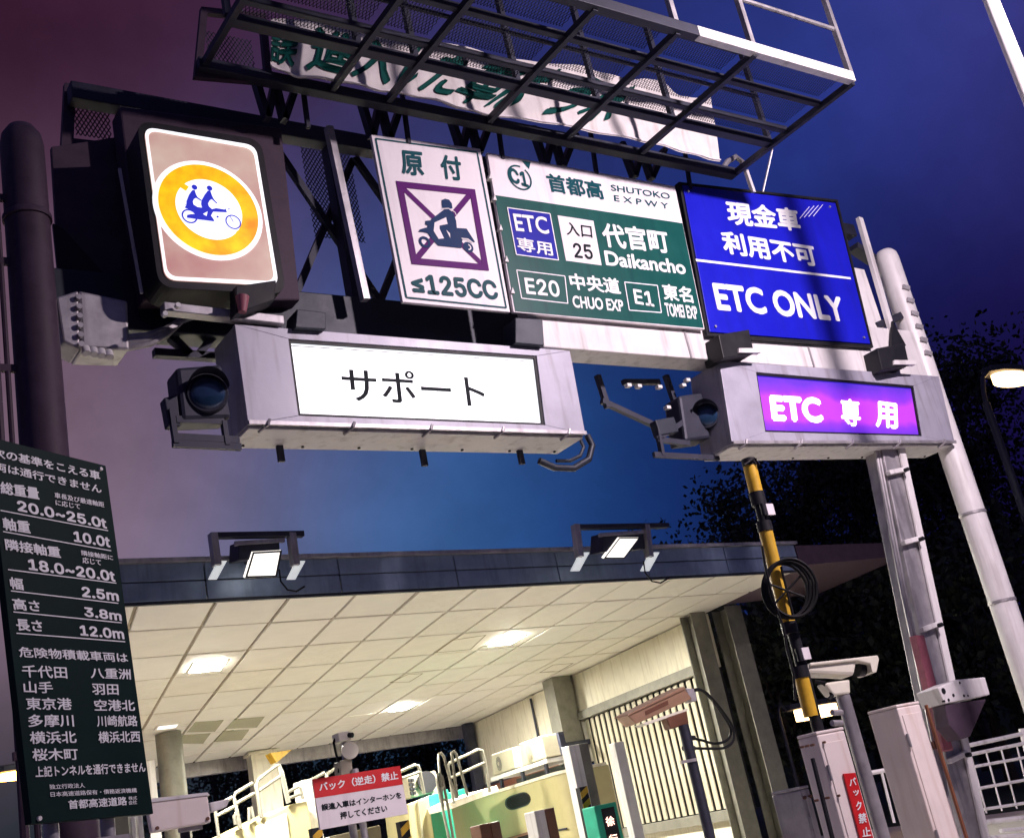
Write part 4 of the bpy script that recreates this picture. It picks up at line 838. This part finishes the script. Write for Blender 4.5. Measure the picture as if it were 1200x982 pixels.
condenser([(575.5, 884), (600, 875.5), (604, 900), (578, 909)], (585.5, 894.5), 'smaller outdoor unit on the shelf, farther from the dark column', False)
condenser([(608, 871), (634, 862), (640, 888), (612, 898.5)], (620.5, 880.5), 'larger outdoor unit on the shelf, nearer the dark column', True)
# ---- rails, ladder and landing left of the booth
def tubes(name, label, cat, m, lists, Y, r, grp=None, nm='rail'):
    T = Thing(name, label, cat, grp)
    for l in lists:
        mb = MB(); mb.tube([P(*p, Y) for p in l], r, 8); T.part(nm, mb, m)
    T.finish()
tubes('access_ladder', 'thin steel access ladder with hooped tops at the booth end', 'ladder', 'rail', [[(519, 945), (512, 912), (512, 908), (515, 906), (518, 910), (524, 940), (536, 1010)], [(512, 915), (532, 1010)], [(519, 945), (514, 890), (514, 884), (517, 882), (520, 886), (527, 912), (535, 935)], [(536, 935), (530, 888), (529, 882), (532, 880), (535, 884), (548, 932)], [(514, 924), (520, 922)], [(517, 938), (524, 936)]], 17.6, .025)
tubes('guard_rail', 'steel guard rail on the landing behind the access ladder', 'railing', 'rail', [[(532, 941), (525, 898), (526, 894), (560, 878), (565, 879), (568, 890), (574, 927)], [(528, 911), (568, 893)], [(566, 882), (574, 928)]], 18.6, .027)
mb = MB(); mb.prism([P(*p, 18.7) for p in ((527, 940), (582, 920), (585, 926), (530, 947))], V((0, 1.2, 0))); single('landing', mb, 'cream', 'white landing edge behind the ladder', 'landing')
tubes('guard_rail', 'looped steel guard rail right of the red and white sign', 'railing', 'rail', [[(466, 905), (486, 896), (490, 897), (492, 903), (497, 930)], [(470, 912), (492, 904)]], 19, .03)
# green steel box
T = Thing('equipment_container', 'green steel container with cream front between red sign and ladder', 'container')
mb = MB(); mb.prism([P(478, 942, 19.5), P(502, 933, 19.5), P(512, 1000, 19.5), P(486, 1005, 19.5)], EY * 1.6); T.part('body', mb, 'booth', bevel=.02)
mb = MB(); mb.prism([P(502, 933, 19.5), P(525, 924, 20.6), P(538, 1000, 20.6), P(512, 1000, 19.5)], EY * 1.4); T.part('side', mb, 'teal_box', bevel=.02)
mb = MB(); mb.bar(P(490, 938, 19.47), P(498, 1000, 19.47), .03, .03, V((0, 1, 0))); T.part('door_seam', mb, 'vent'); T.finish()
mb = MB(); mb.prism([P(*p, 22) for p in ((522, 930), (548, 922), (550, 934), (526, 942))], V((0, .8, 0))); single('green_tank', mb, 'teal_box', 'small bright green tank behind the hooped ladder', 'tank', bevel=.03)
T = Thing('air_conditioner', 'beige outdoor unit standing behind the red and white sign', 'air conditioner', 'outdoor units on the service shelf')
mb = MB(); mb.prism([P(*p, 20.5) for p in ((477, 910), (511, 902), (514, 928), (480, 935))], V((0, .5, 0))); T.part('casing', mb, 'ac', bevel=.03)
mb = MB(); c = P(500, 916, 20.46); mb.cyl(c, c + V((0, -.03, 0)), .2, n=24); T.part('fan_opening', mb, 'black')
for k in range(4):
    for j in range(2):
        c = P(480 + j * 3.5 + k * .8, 914 + k * 5, 20.46); mb = MB(); mb.box(c, .05, .03, .06); T.part('louvre', mb, 'black')
T.finish()
# ---- stairs with handrails at the left
T = Thing('stair', 'cream stair block with steel handrails below the square column', 'stair')
SY = 19.0
mb = MB(); mb.prism([P(*p, SY) for p in ((255, 984), (341, 942), (360, 938), (372, 1005), (258, 1030))], V((0, 1.3, 0))); T.part('side_panel', mb, 'booth', bevel=.02)
mb = MB(); mb.prism([P(*p, SY - .03) for p in ((300, 968), (336, 952), (340, 985), (302, 995))], V((0, .04, 0))); T.part('inset_panel', mb, 'cream', bevel=.01)
mb = MB(); mb.prism([P(*p, SY + .2) for p in ((354, 914), (366, 912), (384, 1000), (368, 1000))], V((0, .4, 0))); T.part('newel', mb, 'cream', bevel=.02)
for l in ([(257, 985), (252, 948), (253, 944), (272, 934), (275, 936), (282, 970)], [(253, 956), (274, 945)], [(281, 970), (274, 934), (276, 929), (296, 917), (299, 919), (307, 958)], [(277, 941), (298, 929)], [(306, 957), (301, 918), (303, 913), (324, 897), (327, 896), (331, 905), (339, 940)], [(304, 926), (329, 909)], [(327, 898), (337, 941)], [(337, 928), (349, 922), (352, 923), (355, 936)], [(338, 935), (352, 930)], [(355, 936), (352, 922)], [(276, 966), (274, 955), (275, 952), (277, 955)], [(292, 962), (292, 946), (294, 945), (297, 958)]):
    mb = MB(); mb.tube([P(*p, SY - .05) for p in l], .028, 8); T.part('handrail', mb, 'rail')
T.finish()
tubes('guard_rail', 'steel rail rising left of the red and white sign', 'railing', 'rail', [[(362, 915), (380, 905), (382, 910), (384, 916)], [(383, 912), (384, 906), (398, 897)], [(360, 922), (368, 918)]], 19.3, .028)
mb = MB(); mb.prism([P(*p, 24) for p in ((317, 882), (342, 878), (326, 892), (324, 893))], V((0, .3, 0))); single('orange_beam', mb, 'yellow', 'yellow diagonal beam beside the head of the square column', 'beam')
mb = MB(); mb.prism([P(*p, 14.5) for p in ((385, 980), (446, 966), (450, 1000), (388, 1010))], V((0, .5, 0))); single('cream_cabinet', mb, 'booth', 'cream cabinet just below the red and white sign', 'cabinet', bevel=.02)
# hazard striped posts
def hazard(px0, px1, top, bot, w, Y, label, n):
    T = Thing('striped_post', label, 'post', 'hazard striped posts'); a, b = P(px0, top, Y), P(px1, bot, Y); b = V((a.x, a.y, .1)); d = b - a
    mb = MB(); mb.bar(a, b, w, .10, V((0, 1, 0))); T.part('core', mb, 'black')
    m = int(d.length / .16)
    for k in range(m):
        c = a + d * ((k + .5) / m); h = V((0, 0, .045)); s = V((w / 2 + .002, 0, .04)); mb = MB()
        mb.prism([c - s - h - V((0, .055, 0)), c + V((s.x, 0, -s.z)) * 1 + V((0, -.055, .08)) - h, c + V((s.x, -.055, .04)) + h, c - s + h - V((0, .055, 0))], V((0, .004, 0))); T.part('stripe', mb, 'yellow')
    T.finish()
hazard(471, 478, 962, 1000, .12, 13.2, 'black and yellow striped post under the red and white sign', 8)
hazard(369, 372, 970, 1000, .12, 13.2, 'black and yellow striped post left below the red and white sign', 8)
hazard(681, 702, 922, 1000, .14, 14.6, 'black and yellow striped post beside the green LED sign', 12)
T = Thing('mast_ladder', 'white ladder post with brackets between booth and dark column', 'post')
mb = MB(); mb.bar(P(668, 874, 14.9), V((P(668, 874, 14.9).x, P(668, 874, 14.9).y, .1)), .2, .2, V((0, 1, 0))); T.part('shaft', mb, 'white_steel', bevel=.01)
mb = MB(); mb.bar(P(679, 872, 15.0), V((P(679, 872, 15.0).x, 15.0, .1)), .18, .2, V((0, 1, 0))); T.part('shaft', mb, 'olive', bevel=.01)
T.finish()
mb = MB(); a = P(722, 870, 15.5); mb.bar(a, V((a.x, a.y, .1)), .2, .15, V((0, 1, 0))); single('white_post', mb, 'white_steel', 'white upright post between dark column and louvres', 'post', bevel=.01)
# LED sign
T = Thing('led_sign', 'green framed LED sign with glowing characters 徐行 by the striped post', 'LED sign')
LY = 14.2; LPl = planeY(LY); g0 = P(696, 944, LY); g1 = P(722, 939.5, LY)
mb = MB(); x0, x1, zt_ = g0.x, g1.x, g0.z; mb.prism([(x0, LY, .5), (x1, LY, .5), (x1, LY, zt_), (x0, LY, zt_)], (0, .3, 0)); T.part('case', mb, 'teal_box', bevel=.015)
mb = MB(); mb.prism([(x0 + .11, LY - .004, .6), (x1 - .06, LY - .004, .6), (x1 - .06, LY - .004, zt_ - .06), (x0 + .11, LY - .004, zt_ - .06)], (0, .006, 0)); T.part('screen', mb, 'black')
for s, q in (('徐', ((708.5, 957), (710.5, 968.5), (720.5, 966.5))), ('行', ((712.5, 978), (714.5, 989.5), (724.5, 987.5)))):
    mb = MB(); text(mb, LPl, s, *q, lift(8), .02); T.part('lettering', mb, 'led')
mb = MB(); mb.box((x0 + .3, LY + .2, .3), .15, .15, .6); T.part('post', mb, 'teal_box'); T.finish()
# brown posts in front of the booth
for (a, b, c, lab) in (((562, 966), (588, 962), (592, 1000), 'short dark brown box post in front of the booth window'), ((626, 950), (652, 946.5), (662, 1000), 'taller white and brown box post below the rounded booth corner')):
    T = Thing('bollard_box', lab, 'post', 'box posts before the booth'); Y = 13.6; p, q = P(*a, Y), P(*b, Y); m = p + (q - p) * .46
    mb = MB(); mb.prism([(p.x, Y, .1), (m.x, Y, .1), (m.x, Y, p.z), (p.x, Y, p.z)], (0, .25, 0)); T.part('left_half', mb, 'brown' if a[0] < 600 else 'white_steel', bevel=.01)
    mb = MB(); mb.prism([(m.x + .005, Y - .01, .1), (q.x, Y + .05, .1), (q.x, Y + .05, p.z), (m.x + .005, Y - .01, p.z)], (0, .24, 0)); T.part('right_half', mb, 'brown', bevel=.01); T.finish()

# ================================================================ camera on the dark pole before the louvres
T = Thing('lane_camera', 'tan camera housing with looping cables on a dark pole', 'camera')
CYY = 9.5; cpl = planeY(CYY)
def z7(x, y): return z(x, y, 700, 700, 3.48)
def c7(x, y, dy=0.0): return P(*z7(x, y), CYY + dy)
a = c7(350, 520); mb = MB(); mb.cyl((a.x, a.y, .15), a, .055, n=16); T.part('pole', mb, 'dark_steel')
mb = MB(); mb.prism([c7(122, 478), c7(355, 370), c7(388, 412), c7(160, 515)], V((.06, .26, 0))); h = T.part('housing', mb, 'camera_tan', bevel=.012)
mb = MB(); mb.prism([c7(128, 474, -.02), c7(352, 362, -.02), c7(362, 372, -.02), c7(122, 484, -.02)], V((.06, .30, .02))); T.part('sunshield', mb, 'camera_tan', h, .006)
mb = MB(); mb.prism([c7(195, 463, -.006), c7(288, 418, -.006), c7(290, 436, -.006), c7(198, 480, -.006)], V((0, .004, 0))); T.part('maker_plate', mb, 'brown', h)
mb = MB(); mb.prism([c7(185, 512), c7(370, 450), c7(372, 460), c7(200, 520)], V((.05, .2, 0))); T.part('base_rail', mb, 'gloss', bevel=.006)
mb = MB(); mb.prism([c7(280, 485), c7(365, 458), c7(375, 515), c7(300, 535)], V((.03, .14, 0))); T.part('pan_head', mb, 'brown', bevel=.015)
mb = MB(); mb.prism([c7(360, 368, .05), c7(400, 372, .05), c7(408, 420, .05), c7(385, 425, .05)], V((.03, .14, 0))); T.part('rear_plate', mb, 'galv', bevel=.01)
for l, y0 in (([(385, 380), (420, 375), (470, 420), (520, 490), (545, 540), (530, 580), (480, 595), (420, 580), (375, 572)], .1), ([(395, 378), (440, 385), (500, 450), (550, 525), (555, 580), (520, 612), (450, 615), (385, 614)], .05)):
    pts = [V(c7(*p, y0)) for p in l]; sm = []
    for k in range(len(pts) - 1):
        p0, p1, p2, p3 = pts[max(k - 1, 0)], pts[k], pts[k + 1], pts[min(k + 2, len(pts) - 1)]
        for j in range(5):
            t = j / 5; sm.append(.5 * ((2 * p1) + (p2 - p0) * t + (2 * p0 - 5 * p1 + 4 * p2 - p3) * t * t + (3 * p1 - p0 - 3 * p2 + p3) * t ** 3))
    mb = MB(); mb.tube(sm + [pts[-1]], .014, 8); T.part('cable', mb, 'cable')
for y in (572, 614):
    mb = MB(); mb.cyl(c7(350, y, .05), c7(396, y, .05), .026, n=10); T.part('gland', mb, 'black')
mb = MB(); mb.bar(c7(340, 672, -.06), c7(402, 660, -.06), .03, .03); T.part('clamp', mb, 'galv')
T.finish()

# ================================================================ island at the right: striped sensor pole, cabinets
T = Thing('sensor_pole', 'black and yellow sensor pole with a coiled cable hoop', 'pole')
pa = P(877, 540, 6.0); pb = P(953, 850, 6.0); pt_ = V(pa); pbz = V((pb.x, 6.0, .15)); d = pbz - pt_
def seg(py0, py1, r, m, nm, par=None):
    f0, f1 = (py0 - 540) / 310.0, (py1 - 540) / 310.0; a, b = pa + (pb - pa) * f0, pa + (pb - pa) * f1
    mb = MB(); mb.cyl(a, b, r, n=20); return T.part(nm, mb, m, par)
mb = MB(); mb.cyl(pa + (pb - pa) * .01, pbz, .043, n=20); T.part('core', mb, 'black')
seg(538, 547, .055, 'black', 'cap')
for a, b in ((547, 580), (628, 662), (662, 735), (798, 840)): seg(a, b, .052, 'yellow', 'yellow_sleeve')
for a, b in ((580, 596), (616, 628), (735, 748), (785, 798)): seg(a, b, .058, 'black', 'joint_collar')
for py in (604, 773):
    f = (py - 540) / 310.0; c = pa + (pb - pa) * f + V((.035, -.06, 0)); mb = MB(); mb.box(c, .075, .02, .085); T.part('rating_plate', mb, 'white')
    mb = MB(); mb.cyl(c + V((-.09, -.02, .04)), c + V((-.09, -.02, -.05)), .022, n=10); T.part('plug', mb, 'black')
hc = P(922, 692, 5.92); hoop = []
hu, hv = V((.85, -.50, .0)).normalized(), V((.08, 0, 1)).normalized()
for k in range(4):
    mb = MB(); mb.tube([hc + V((.012 * k - .02, -.014 * k, .01 * (k % 2))) + hu * (.165 + .006 * k) * math.cos(t) + hv * (.20 + .004 * k) * math.sin(t) for t in [2 * math.pi * i / 36 for i in range(37)]], .012, 6); T.part('cable_hoop', mb, 'cable')
for k in range(3):
    a = .5 + k * 1.1; mb = MB(); mb.tube([hc - hu * .14 * math.cos(a) - hv * .18 * math.sin(a), hc + hu * .14 * math.cos(a) + hv * .18 * math.sin(a)], .009, 6); T.part('cable', mb, 'cable')
mb = MB(); mb.tube([P(*p, 5.93) for p in ((872, 545), (884, 537), (890, 545))], .009, 6); T.part('handle', mb, 'cable')
mb = MB(); mb.tube([P(*p, 5.94) for p in ((893, 640), (897, 665), (905, 700), (918, 735), (922, 760), (930, 790), (932, 820))], .01, 6); T.part('cable', mb, 'cable'); T.finish()

def z8(x, y): return z(x, y, 900, 740, 4.0)
def cabinet(label, bl, fl, fr, Y, m, Z0=.15):      # back-left, front-left and front-right top corners
    T = Thing('roadside_cabinet', label, 'cabinet', 'pale cabinets on the island'); a, b = P(*fl, Y), P(*fr, Y); zt_ = a.z
    dep = .05
    while dep < 1.2 and P(*bl, Y + dep).x < a.x: dep += .01
    pts = [V((a.x, Y, Z0)), V((b.x, Y, Z0)), V((b.x, Y + dep, Z0)), V((a.x, Y + dep, Z0))]
    mb = MB(); mb.prism(pts, V((0, 0, zt_ - Z0))); T.part('body', mb, m, bevel=.012)
    mb = MB(); mb.prism([V((p.x, p.y, zt_ + .002)) for p in pts], V((0, 0, .02))); T.part('lid', mb, m, bevel=.006)
    for zz in (zt_ - .25, zt_ - .95):
        mb = MB(); mb.cyl((a.x + .012, Y - .012, zz - .05), (a.x + .012, Y - .012, zz + .05), .011, n=8); T.part('hinge', mb, 'galv')
    mb = MB(); mb.box(((a.x + b.x) / 2, Y - .004, (zt_ + Z0) / 2), max(.05, b.x - a.x - .06), .006, zt_ - Z0 - .12); T.part('door', mb, m, bevel=.002)
    return T, a, b, zt_
Y1 = 5.7; c1 = planeY(Y1)
T, a, b, zt_ = cabinet('pale cabinet with red バック禁止 strip and a dark slot', (935, 867), (957, 861), (990, 857), Y1, 'pink')
mb = MB(); mb.prism([P(*p, Y1 - .022) for p in (z8(209, 592), z8(219, 592), z8(318, 985), z8(306, 985))], V((0, .02, 0))); T.part('slot', mb, 'black')
RS = planeY(Y1 - .024); q = [z8(355, 665), z8(410, 660), z8(505, 1010), z8(445, 1010)]
mb = MB(); mb.prism([RS(*p) for p in q], V((0, .012, 0))); T.part('red_strip', mb, 'red')
for s, x0, y0, x1, y1 in (('バ', 378, 688, 414, 722), ('ッ', 398, 745, 428, 768), ('ク', 410, 797, 440, 836), ('禁', 422, 852, 462, 898), ('止', 438, 918, 482, 960)):
    mb = MB(); text(mb, RS, s, z8(x0 - 3, y0), z8(x0 + 3, y1 + 2), z8(x1, y1 - 4), lift(4), .03); T.part('lettering', mb, 'letter')
for p in ((160, 540), (185, 535), (210, 530), (262, 518), (228, 790), (280, 778), (330, 768)):
    c = P(*z8(*p), Y1 - .01); mb = MB(); mb.cyl(c + V((0, .02, 0)), c + lift(12), .008, n=8); T.part('screw', mb, 'brown')
T.finish()
T, a, b, zt_ = cabinet('tall blank pale cabinet beside the gantry leg', (1018, 837), (1051, 829), (1078, 825), 6.1, 'pink')
mb = MB(); mb.box((b.x + .004, 6.1 + .0, zt_ - .32), .02, .05, .06); T.part('latch', mb, 'brown')
mb = MB(); mb.bar((b.x + .003, 6.05, .2), (b.x + .003, 6.05, zt_ - .02), .02, .02, V((0, 1, 0))); T.part('door_seam', mb, 'rust'); T.finish()
T, a, b, zt_ = cabinet('low grey cabinet left of the red labelled cabinet', (905, 932), (938, 925), (948, 923), 6.6, 'galv')
for dx in (.04, .25):
    mb = MB(); mb.cyl((a.x + dx * .3, 6.6, zt_ - .06), (a.x + dx * .3, 6.58, zt_ - .06), .012, n=8); T.part('screw', mb, 'brown')
T.finish()
# white bullet camera
T = Thing('bullet_camera', 'white bullet camera with sunshield on a grey pole', 'camera')
HY = 6.05
a = P(*z8(350, 300), HY + .08); mb = MB(); mb.cyl((a.x, a.y, .15), a, .052, n=16); T.part('pole', mb, 'galv')
mb = MB(); mb.prism([P(*z8(*p), HY) for p in ((190, 150), (420, 122), (405, 205), (180, 195))], V((.1, .20, 0))); h = T.part('housing', mb, 'gloss', bevel=.025)
mb = MB(); mb.prism([P(*z8(*p), HY - .02) for p in ((200, 145), (515, 110), (522, 130), (510, 190), (490, 192), (480, 150), (420, 135), (200, 160))], V((.1, .24, .0))); T.part('sunshield', mb, 'gloss', h, .008)
mb = MB(); mb.prism([P(*z8(*p), HY + .03) for p in ((265, 240), (385, 222), (388, 290), (310, 298))], V((.03, .12, 0))); T.part('pan_head', mb, 'gloss', bevel=.015)
mb = MB(); mb.tube([P(*z8(*p), HY + .05) for p in ((215, 232), (260, 240), (290, 265), (300, 300), (285, 320))], .016, 8); T.part('cable', mb, 'cable')
mb = MB(); mb.cyl(P(*z8(408, 175), HY + .1), P(*z8(440, 172), HY + .1), .06, n=16); T.part('objective', mb, 'black')
for y in (378, 428):
    mb = MB(); mb.cyl(P(*z8(300, y), HY + .06), P(*z8(345, y), HY + .06), .022, n=10); T.part('gland', mb, 'galv')
T.finish()
# beacon-like wedge unit on the gantry leg
T = Thing('sensor_unit', 'white wedge shaped sensor unit clamped to the gantry leg', 'sensor')
WY = 7.2
mb = MB(); mb.prism([P(*z8(*p), WY) for p in ((795, 262), (880, 225), (1018, 212), (1042, 295), (830, 338))], V((.05, .30, .0))); h = T.part('case', mb, 'white_steel', bevel=.012)
for x, y, r in ((822, 278, .028), (868, 298, .015), (846, 320, .014), (898, 240, .011), (918, 300, .012), (936, 300, .009), (826, 325, .010)):
    c = P(*z8(x, y), WY); mb = MB(); mb.cyl(c + V((0, .02, 0)), c + lift(6), r, n=12); T.part('hole', mb, 'black', h)
mb = MB(); mb.prism([P(*z8(*p), WY + .02) for p in ((830, 340), (1025, 315), (950, 490), (905, 505), (850, 440))], V((.03, .18, 0))); T.part('bracket', mb, 'purple_steel', bevel=.012)
T.finish()
# railing and white grid fence
def fence(label, lines, Y, r, cat='fence'):
    T = Thing('guard_fence', label, cat, 'white pipe fences by the island')
    for l, rr, nm in lines:
        mb = MB(); mb.tube([P(*z8(*p), Y) for p in l], rr, 8); T.part(nm, mb, 'white_steel')
    T.finish()
L_ = [([(930, 535), (1175, 482), (1400, 430)], .026, 'top_rail'), ([(935, 578), (1195, 524), (1400, 480)], .022, 'rail'), ([(950, 635), (1200, 590), (1400, 548)], .018, 'rail'), ([(980, 735), (1200, 695), (1400, 655)], .018, 'rail'), ([(1010, 832), (1220, 800), (1400, 770)], .018, 'rail'), ([(910, 905), (1210, 870), (1400, 850)], .03, 'rail'), ([(1090, 932), (1300, 912)], .024, 'rail'), ([(1030, 968), (1300, 945)], .03, 'rail')]
for x in (950, 1022, 1092, 1165, 1235): L_.append(([(x, 575 - (x - 950) * .2), (x + 75, 850 - (x - 950) * .15)], .011, 'bar'))
L_.append(([(1188, 455), (1215, 560), (1300, 900)], .04, 'post'))
fence('white grid fence behind the sensor unit at the right edge', L_, 9.5, .02)
fence('short white pipe rail between the two pale cabinets', [([(462, 665), (600, 640)], .022, 'top_rail'), ([(475, 668), (540, 905)], .014, 'bar'), ([(532, 655), (592, 895)], .014, 'bar'), ([(585, 645), (650, 890)], .014, 'bar')], 8.2, .02)
# ---- small white unit right of the board
T = Thing('antenna_unit', 'flat white box unit on a pole below the round column', 'antenna')
AY = 8.6
mb = MB(); mb.prism([P(*p, AY) for p in ((171, 937), (243, 929), (247.5, 963), (178, 975))], V((.02, .12, 0))); h = T.part('case', mb, 'pink', bevel=.012)
mb = MB(); mb.prism([P(*p, AY - .01) for p in ((170, 936), (243, 928), (246, 931), (174, 940))], V((.02, .15, 0))); T.part('hood', mb, 'white_steel', h)
for p in ((184, 970), (243, 959)):
    c = P(*p, AY); mb = MB(); mb.cyl(c, c + lift(12), .013, n=8); T.part('bolt', mb, 'brown', h)
a = P(216, 968, AY + .2); mb = MB(); mb.cyl((a.x, a.y, 0), a, .035, n=12); T.part('pole', mb, 'dark_steel')
mb = MB(); mb.prism([P(*p, AY + .2) for p in ((246, 940), (270, 935), (266, 945), (248, 952))], V((0, .1, 0))); T.part('side_arm', mb, 'white_steel', bevel=.01)
mb = MB(); mb.bar(P(210, 972, AY + .1), P(236, 968, AY + .1), .06, .04); T.part('bracket', mb, 'galv', bevel=.006); T.finish()
# pale railings beyond the board's foot
T = Thing('barrier_wall', 'pale upright barrier panels behind the foot of the green board', 'barrier')
for x, w, m in ((44, 4, 'galv'), (55, 11, 'white_steel'), (70, 12, 'white_steel'), (84, 5, 'galv'), (92, 22, 'pink'), (118, 13, 'olive'), (134, 16, 'olive'), (153, 5, 'white_steel'), (161, 6, 'white_steel')):
    a, b = P(x, 955, 15.0), P(x + w, 955, 15.0); mb = MB(); mb.prism([(a.x, 15, .05), (b.x, 15, .05), (b.x, 15, a.z), (a.x, 15, a.z)], (0, .12, 0)); T.part('upright_panel', mb, m, bevel=.01)
a, b = P(40, 960, 15.14), P(170, 950, 15.14); mb = MB(); mb.prism([(a.x - .3, 15.13, .05), (b.x, 15.13, .05), (b.x, 15.13, 1.5), (a.x - .3, 15.13, 1.5)], (0, .08, 0)); T.part('back_panel', mb, 'olive'); T.finish()

# ================================================================ street lamps
def street_lamp(label, base, top, arm, r, m, power, col, mpole='galv', spot=None, size=.35, spread=180, k=1.0):
    T = Thing('street_lamp', label, 'street lamp', 'street lamps'); base, top, arm = V(base), V(top), V(arm)
    mb = MB(); mb.cyl(base, top, r, r * .75, n=18); T.part('pole', mb, mpole)
    mid = (top + arm) / 2 + V((0, 0, .15)); mb = MB(); mb.tube([top - V((0, 0, .05)), top * .75 + mid * .25 + V((0, 0, .1)), mid + V((0, 0, .08)), arm], r * .5, 10); T.part('arm', mb, mpole)
    d = (arm - top); d.z = 0; d.normalize(); s = d.cross(V((0, 0, 1)))
    mb = MB(); q = [(a * k, b * k) for a, b in ((0, .06), (.15, .13), (.45, .15), (.7, .10), (.76, .03))]
    pts = [arm + d * a + s * b for a, b in q] + [arm + d * a - s * b for a, b in reversed(q)]
    mb.prism(pts, V((0, 0, .12))); hd = T.part('lamp_head', mb, 'dark_steel', bevel=.015)
    mb = MB(); c = arm + d * .42 * k - V((0, 0, .012)); pts = [c + d * .3 * k * math.cos(t) + s * .12 * k * math.sin(t) for t in [2 * math.pi * i / 20 for i in range(20)]]; mb.prism(pts, V((0, 0, -.05 * k * k))); T.part('lens', mb, m, hd, smooth=True)
    e = T.finish((base.x, base.y, base.z))
    if power:
        ld = bpy.data.lights.new('lamp_light', 'AREA'); ld.energy = power; ld.color = col; ld.shape = 'ELLIPSE'; ld.size = size; ld.spread = math.radians(spread); ld.size_y = size * .5; lo = bpy.data.objects.new('lamp_light', ld); C.objects.link(lo); lo.parent = e
        lo.location = c - V((0, 0, .09)) - e.location
        if spot: lo.rotation_euler = (V(spot) - c).to_track_quat('-Z', 'Y').to_euler()
# the lit white pole at the top right corner; its head hangs over the lane, just above the picture
pp = P(1181, 50, 4.3)
street_lamp('white lit lamp pole at the top right corner', (pp.x, pp.y, .15), (pp.x, pp.y, 8.3), (pp.x - .6, 1.6, 8.5), .085, 'cool', 600, (1, .83, .90), 'white_steel', (8.6, 7.2, 3.8), spread=128)
s0 = P(1146, 446, 13); s1 = P(1156, 437, 13)
street_lamp('distant glowing street lamp on the right above the trees', (s0.x, s0.y, 0), (s0.x, s0.y, s0.z - .5), (s1.x, s1.y, s1.z), .10, 'warm', 200, (1, .75, .5), 'dark_steel', k=1.9)
s0 = P(916, 850, 19); s1 = P(922, 833, 19)
street_lamp('small glaring lamp behind the striped sensor pole', (s0.x, s0.y, 0), (s0.x, s0.y, s1.z - .1), (s1.x, s1.y, s1.z), .05, 'warm', 150, (1, .75, .45), 'dark_steel', k=2.2)
s0 = P(-22, 915, 24); s1 = P(-14, 908, 24)
street_lamp('orange lamp glowing left of the green board', (s0.x, s0.y, 0), (s0.x, s0.y, s1.z - .1), (s1.x, s1.y, s1.z), .06, 'orange', 150, (1, .5, .15), 'dark_steel', k=1.6)

# ================================================================ trees beyond the gate
def tree(label, base, h, w, seed, n=9000, leaf=.34):
    rnd = random.Random(seed); T = Thing('tree', label, 'tree', 'dark trees beyond the toll gate'); base = V(base)
    mb = MB(); tip = base + V((rnd.uniform(-.5, .5), 0, h * .62)); mb.cyl(base, tip, h * .028, h * .010, n=10); tr = T.part('trunk', mb, 'bark')
    cl = []
    for k in range(26):
        a = rnd.uniform(0, 2 * math.pi); zz = rnd.uniform(.32, .98); rr = w * .5 * math.sqrt(max(.05, 1 - ((zz - .55) / .47) ** 2)) * rnd.uniform(.35, 1)
        cl.append((base + V((math.cos(a) * rr, math.sin(a) * rr, h * zz)), rnd.uniform(.13, .22) * w))
    for k in range(7):
        p = cl[k * 3][0]; s = base + V((0, 0, h * rnd.uniform(.25, .5))); mb = MB(); mb.tube([s, (s + p) / 2 + V((0, 0, .3)), p], h * .007, 6); T.part('limb', mb, 'bark')
    mb = MB()
    for k in range(n):
        c, r = rnd.choice(cl); u = V((rnd.gauss(0, 1), rnd.gauss(0, 1), rnd.gauss(0, .8))).normalized() * r * rnd.uniform(.1, 1.1); p = c + u
        a = V((rnd.gauss(0, 1), rnd.gauss(0, 1), rnd.gauss(0, 1))).normalized(); b = a.cross(V((rnd.gauss(0, 1), rnd.gauss(0, 1), rnd.gauss(0, 1)))).normalized(); s = leaf * rnd.uniform(.5, 1.1)
        mb.add([p - a * s * .5, p + b * s * .3, p + a * s * .5, p - b * s * .3], [(0, 1, 2, 3)])
    T.part('crown', mb, 'leaf'); T.finish(base)
def ground_at(px, D):
    d = ray(px, 800); d.z = 0; d.normalize(); return V((d.x * D, d.y * D, 0))
TR = [(800, 62, 11.5, 9, 'low round tree behind the roof left of the striped pole'), (872, 60, 14, 10, 'tree behind the roof just left of the striped pole'), (945, 58, 15, 11, 'tree between the striped pole and the gantry leg'), (1010, 64, 18, 12, 'tall tree behind the gantry leg'), (1075, 58, 16, 12, 'tree right of the gantry leg'), (1130, 66, 18.5, 13, 'tall tree below the distant street lamp'), (1185, 62, 19.5, 13, 'tall round tree at the right edge'), (1235, 56, 18, 13, 'tree cut by the right edge'), (905, 40, 7, 7, 'small tree lit near the glaring lamp'), (1050, 42, 8, 8, 'low tree behind the pale cabinets'), (1150, 40, 8, 8, 'low tree behind the white fence')]
for px, D, h, w, lab in ((240, 80, 14, 13, 'far tree seen between round column and square column'), (330, 84, 15, 14, 'far tree seen right of the square column'), (410, 80, 15, 14, 'far tree behind the camera mast'), (490, 82, 15, 14, 'far tree behind the beige outdoor unit'), (560, 78, 14, 13, 'far tree behind the landing rail')): TR.append((px, D, h, w, lab))
mb = MB(); rb = random.Random(5)              # wooded bank that closes the view at the horizon
ang = [math.radians(8 + 2.2 * k) for k in range(36)]
prof = [[V((math.sin(a) * (96 + d), math.cos(a) * (96 + d), hh * rb.uniform(.8, 1.15))) for d, hh in ((0, 0.0), (3, 3.0), (8, 5.0), (16, 6.5))] for a in ang]
mb.add([p for l in prof for p in l], [(4 * i + j, 4 * i + 4 + j, 4 * i + 5 + j, 4 * i + 1 + j) for i in range(35) for j in range(3)]); mb.sm = True
structure('embankment', mb, 'grass')
for i, (px, D, h, w, lab) in enumerate(TR): tree('dark leafy ' + lab, ground_at(px, D), h, w, 30 + i)
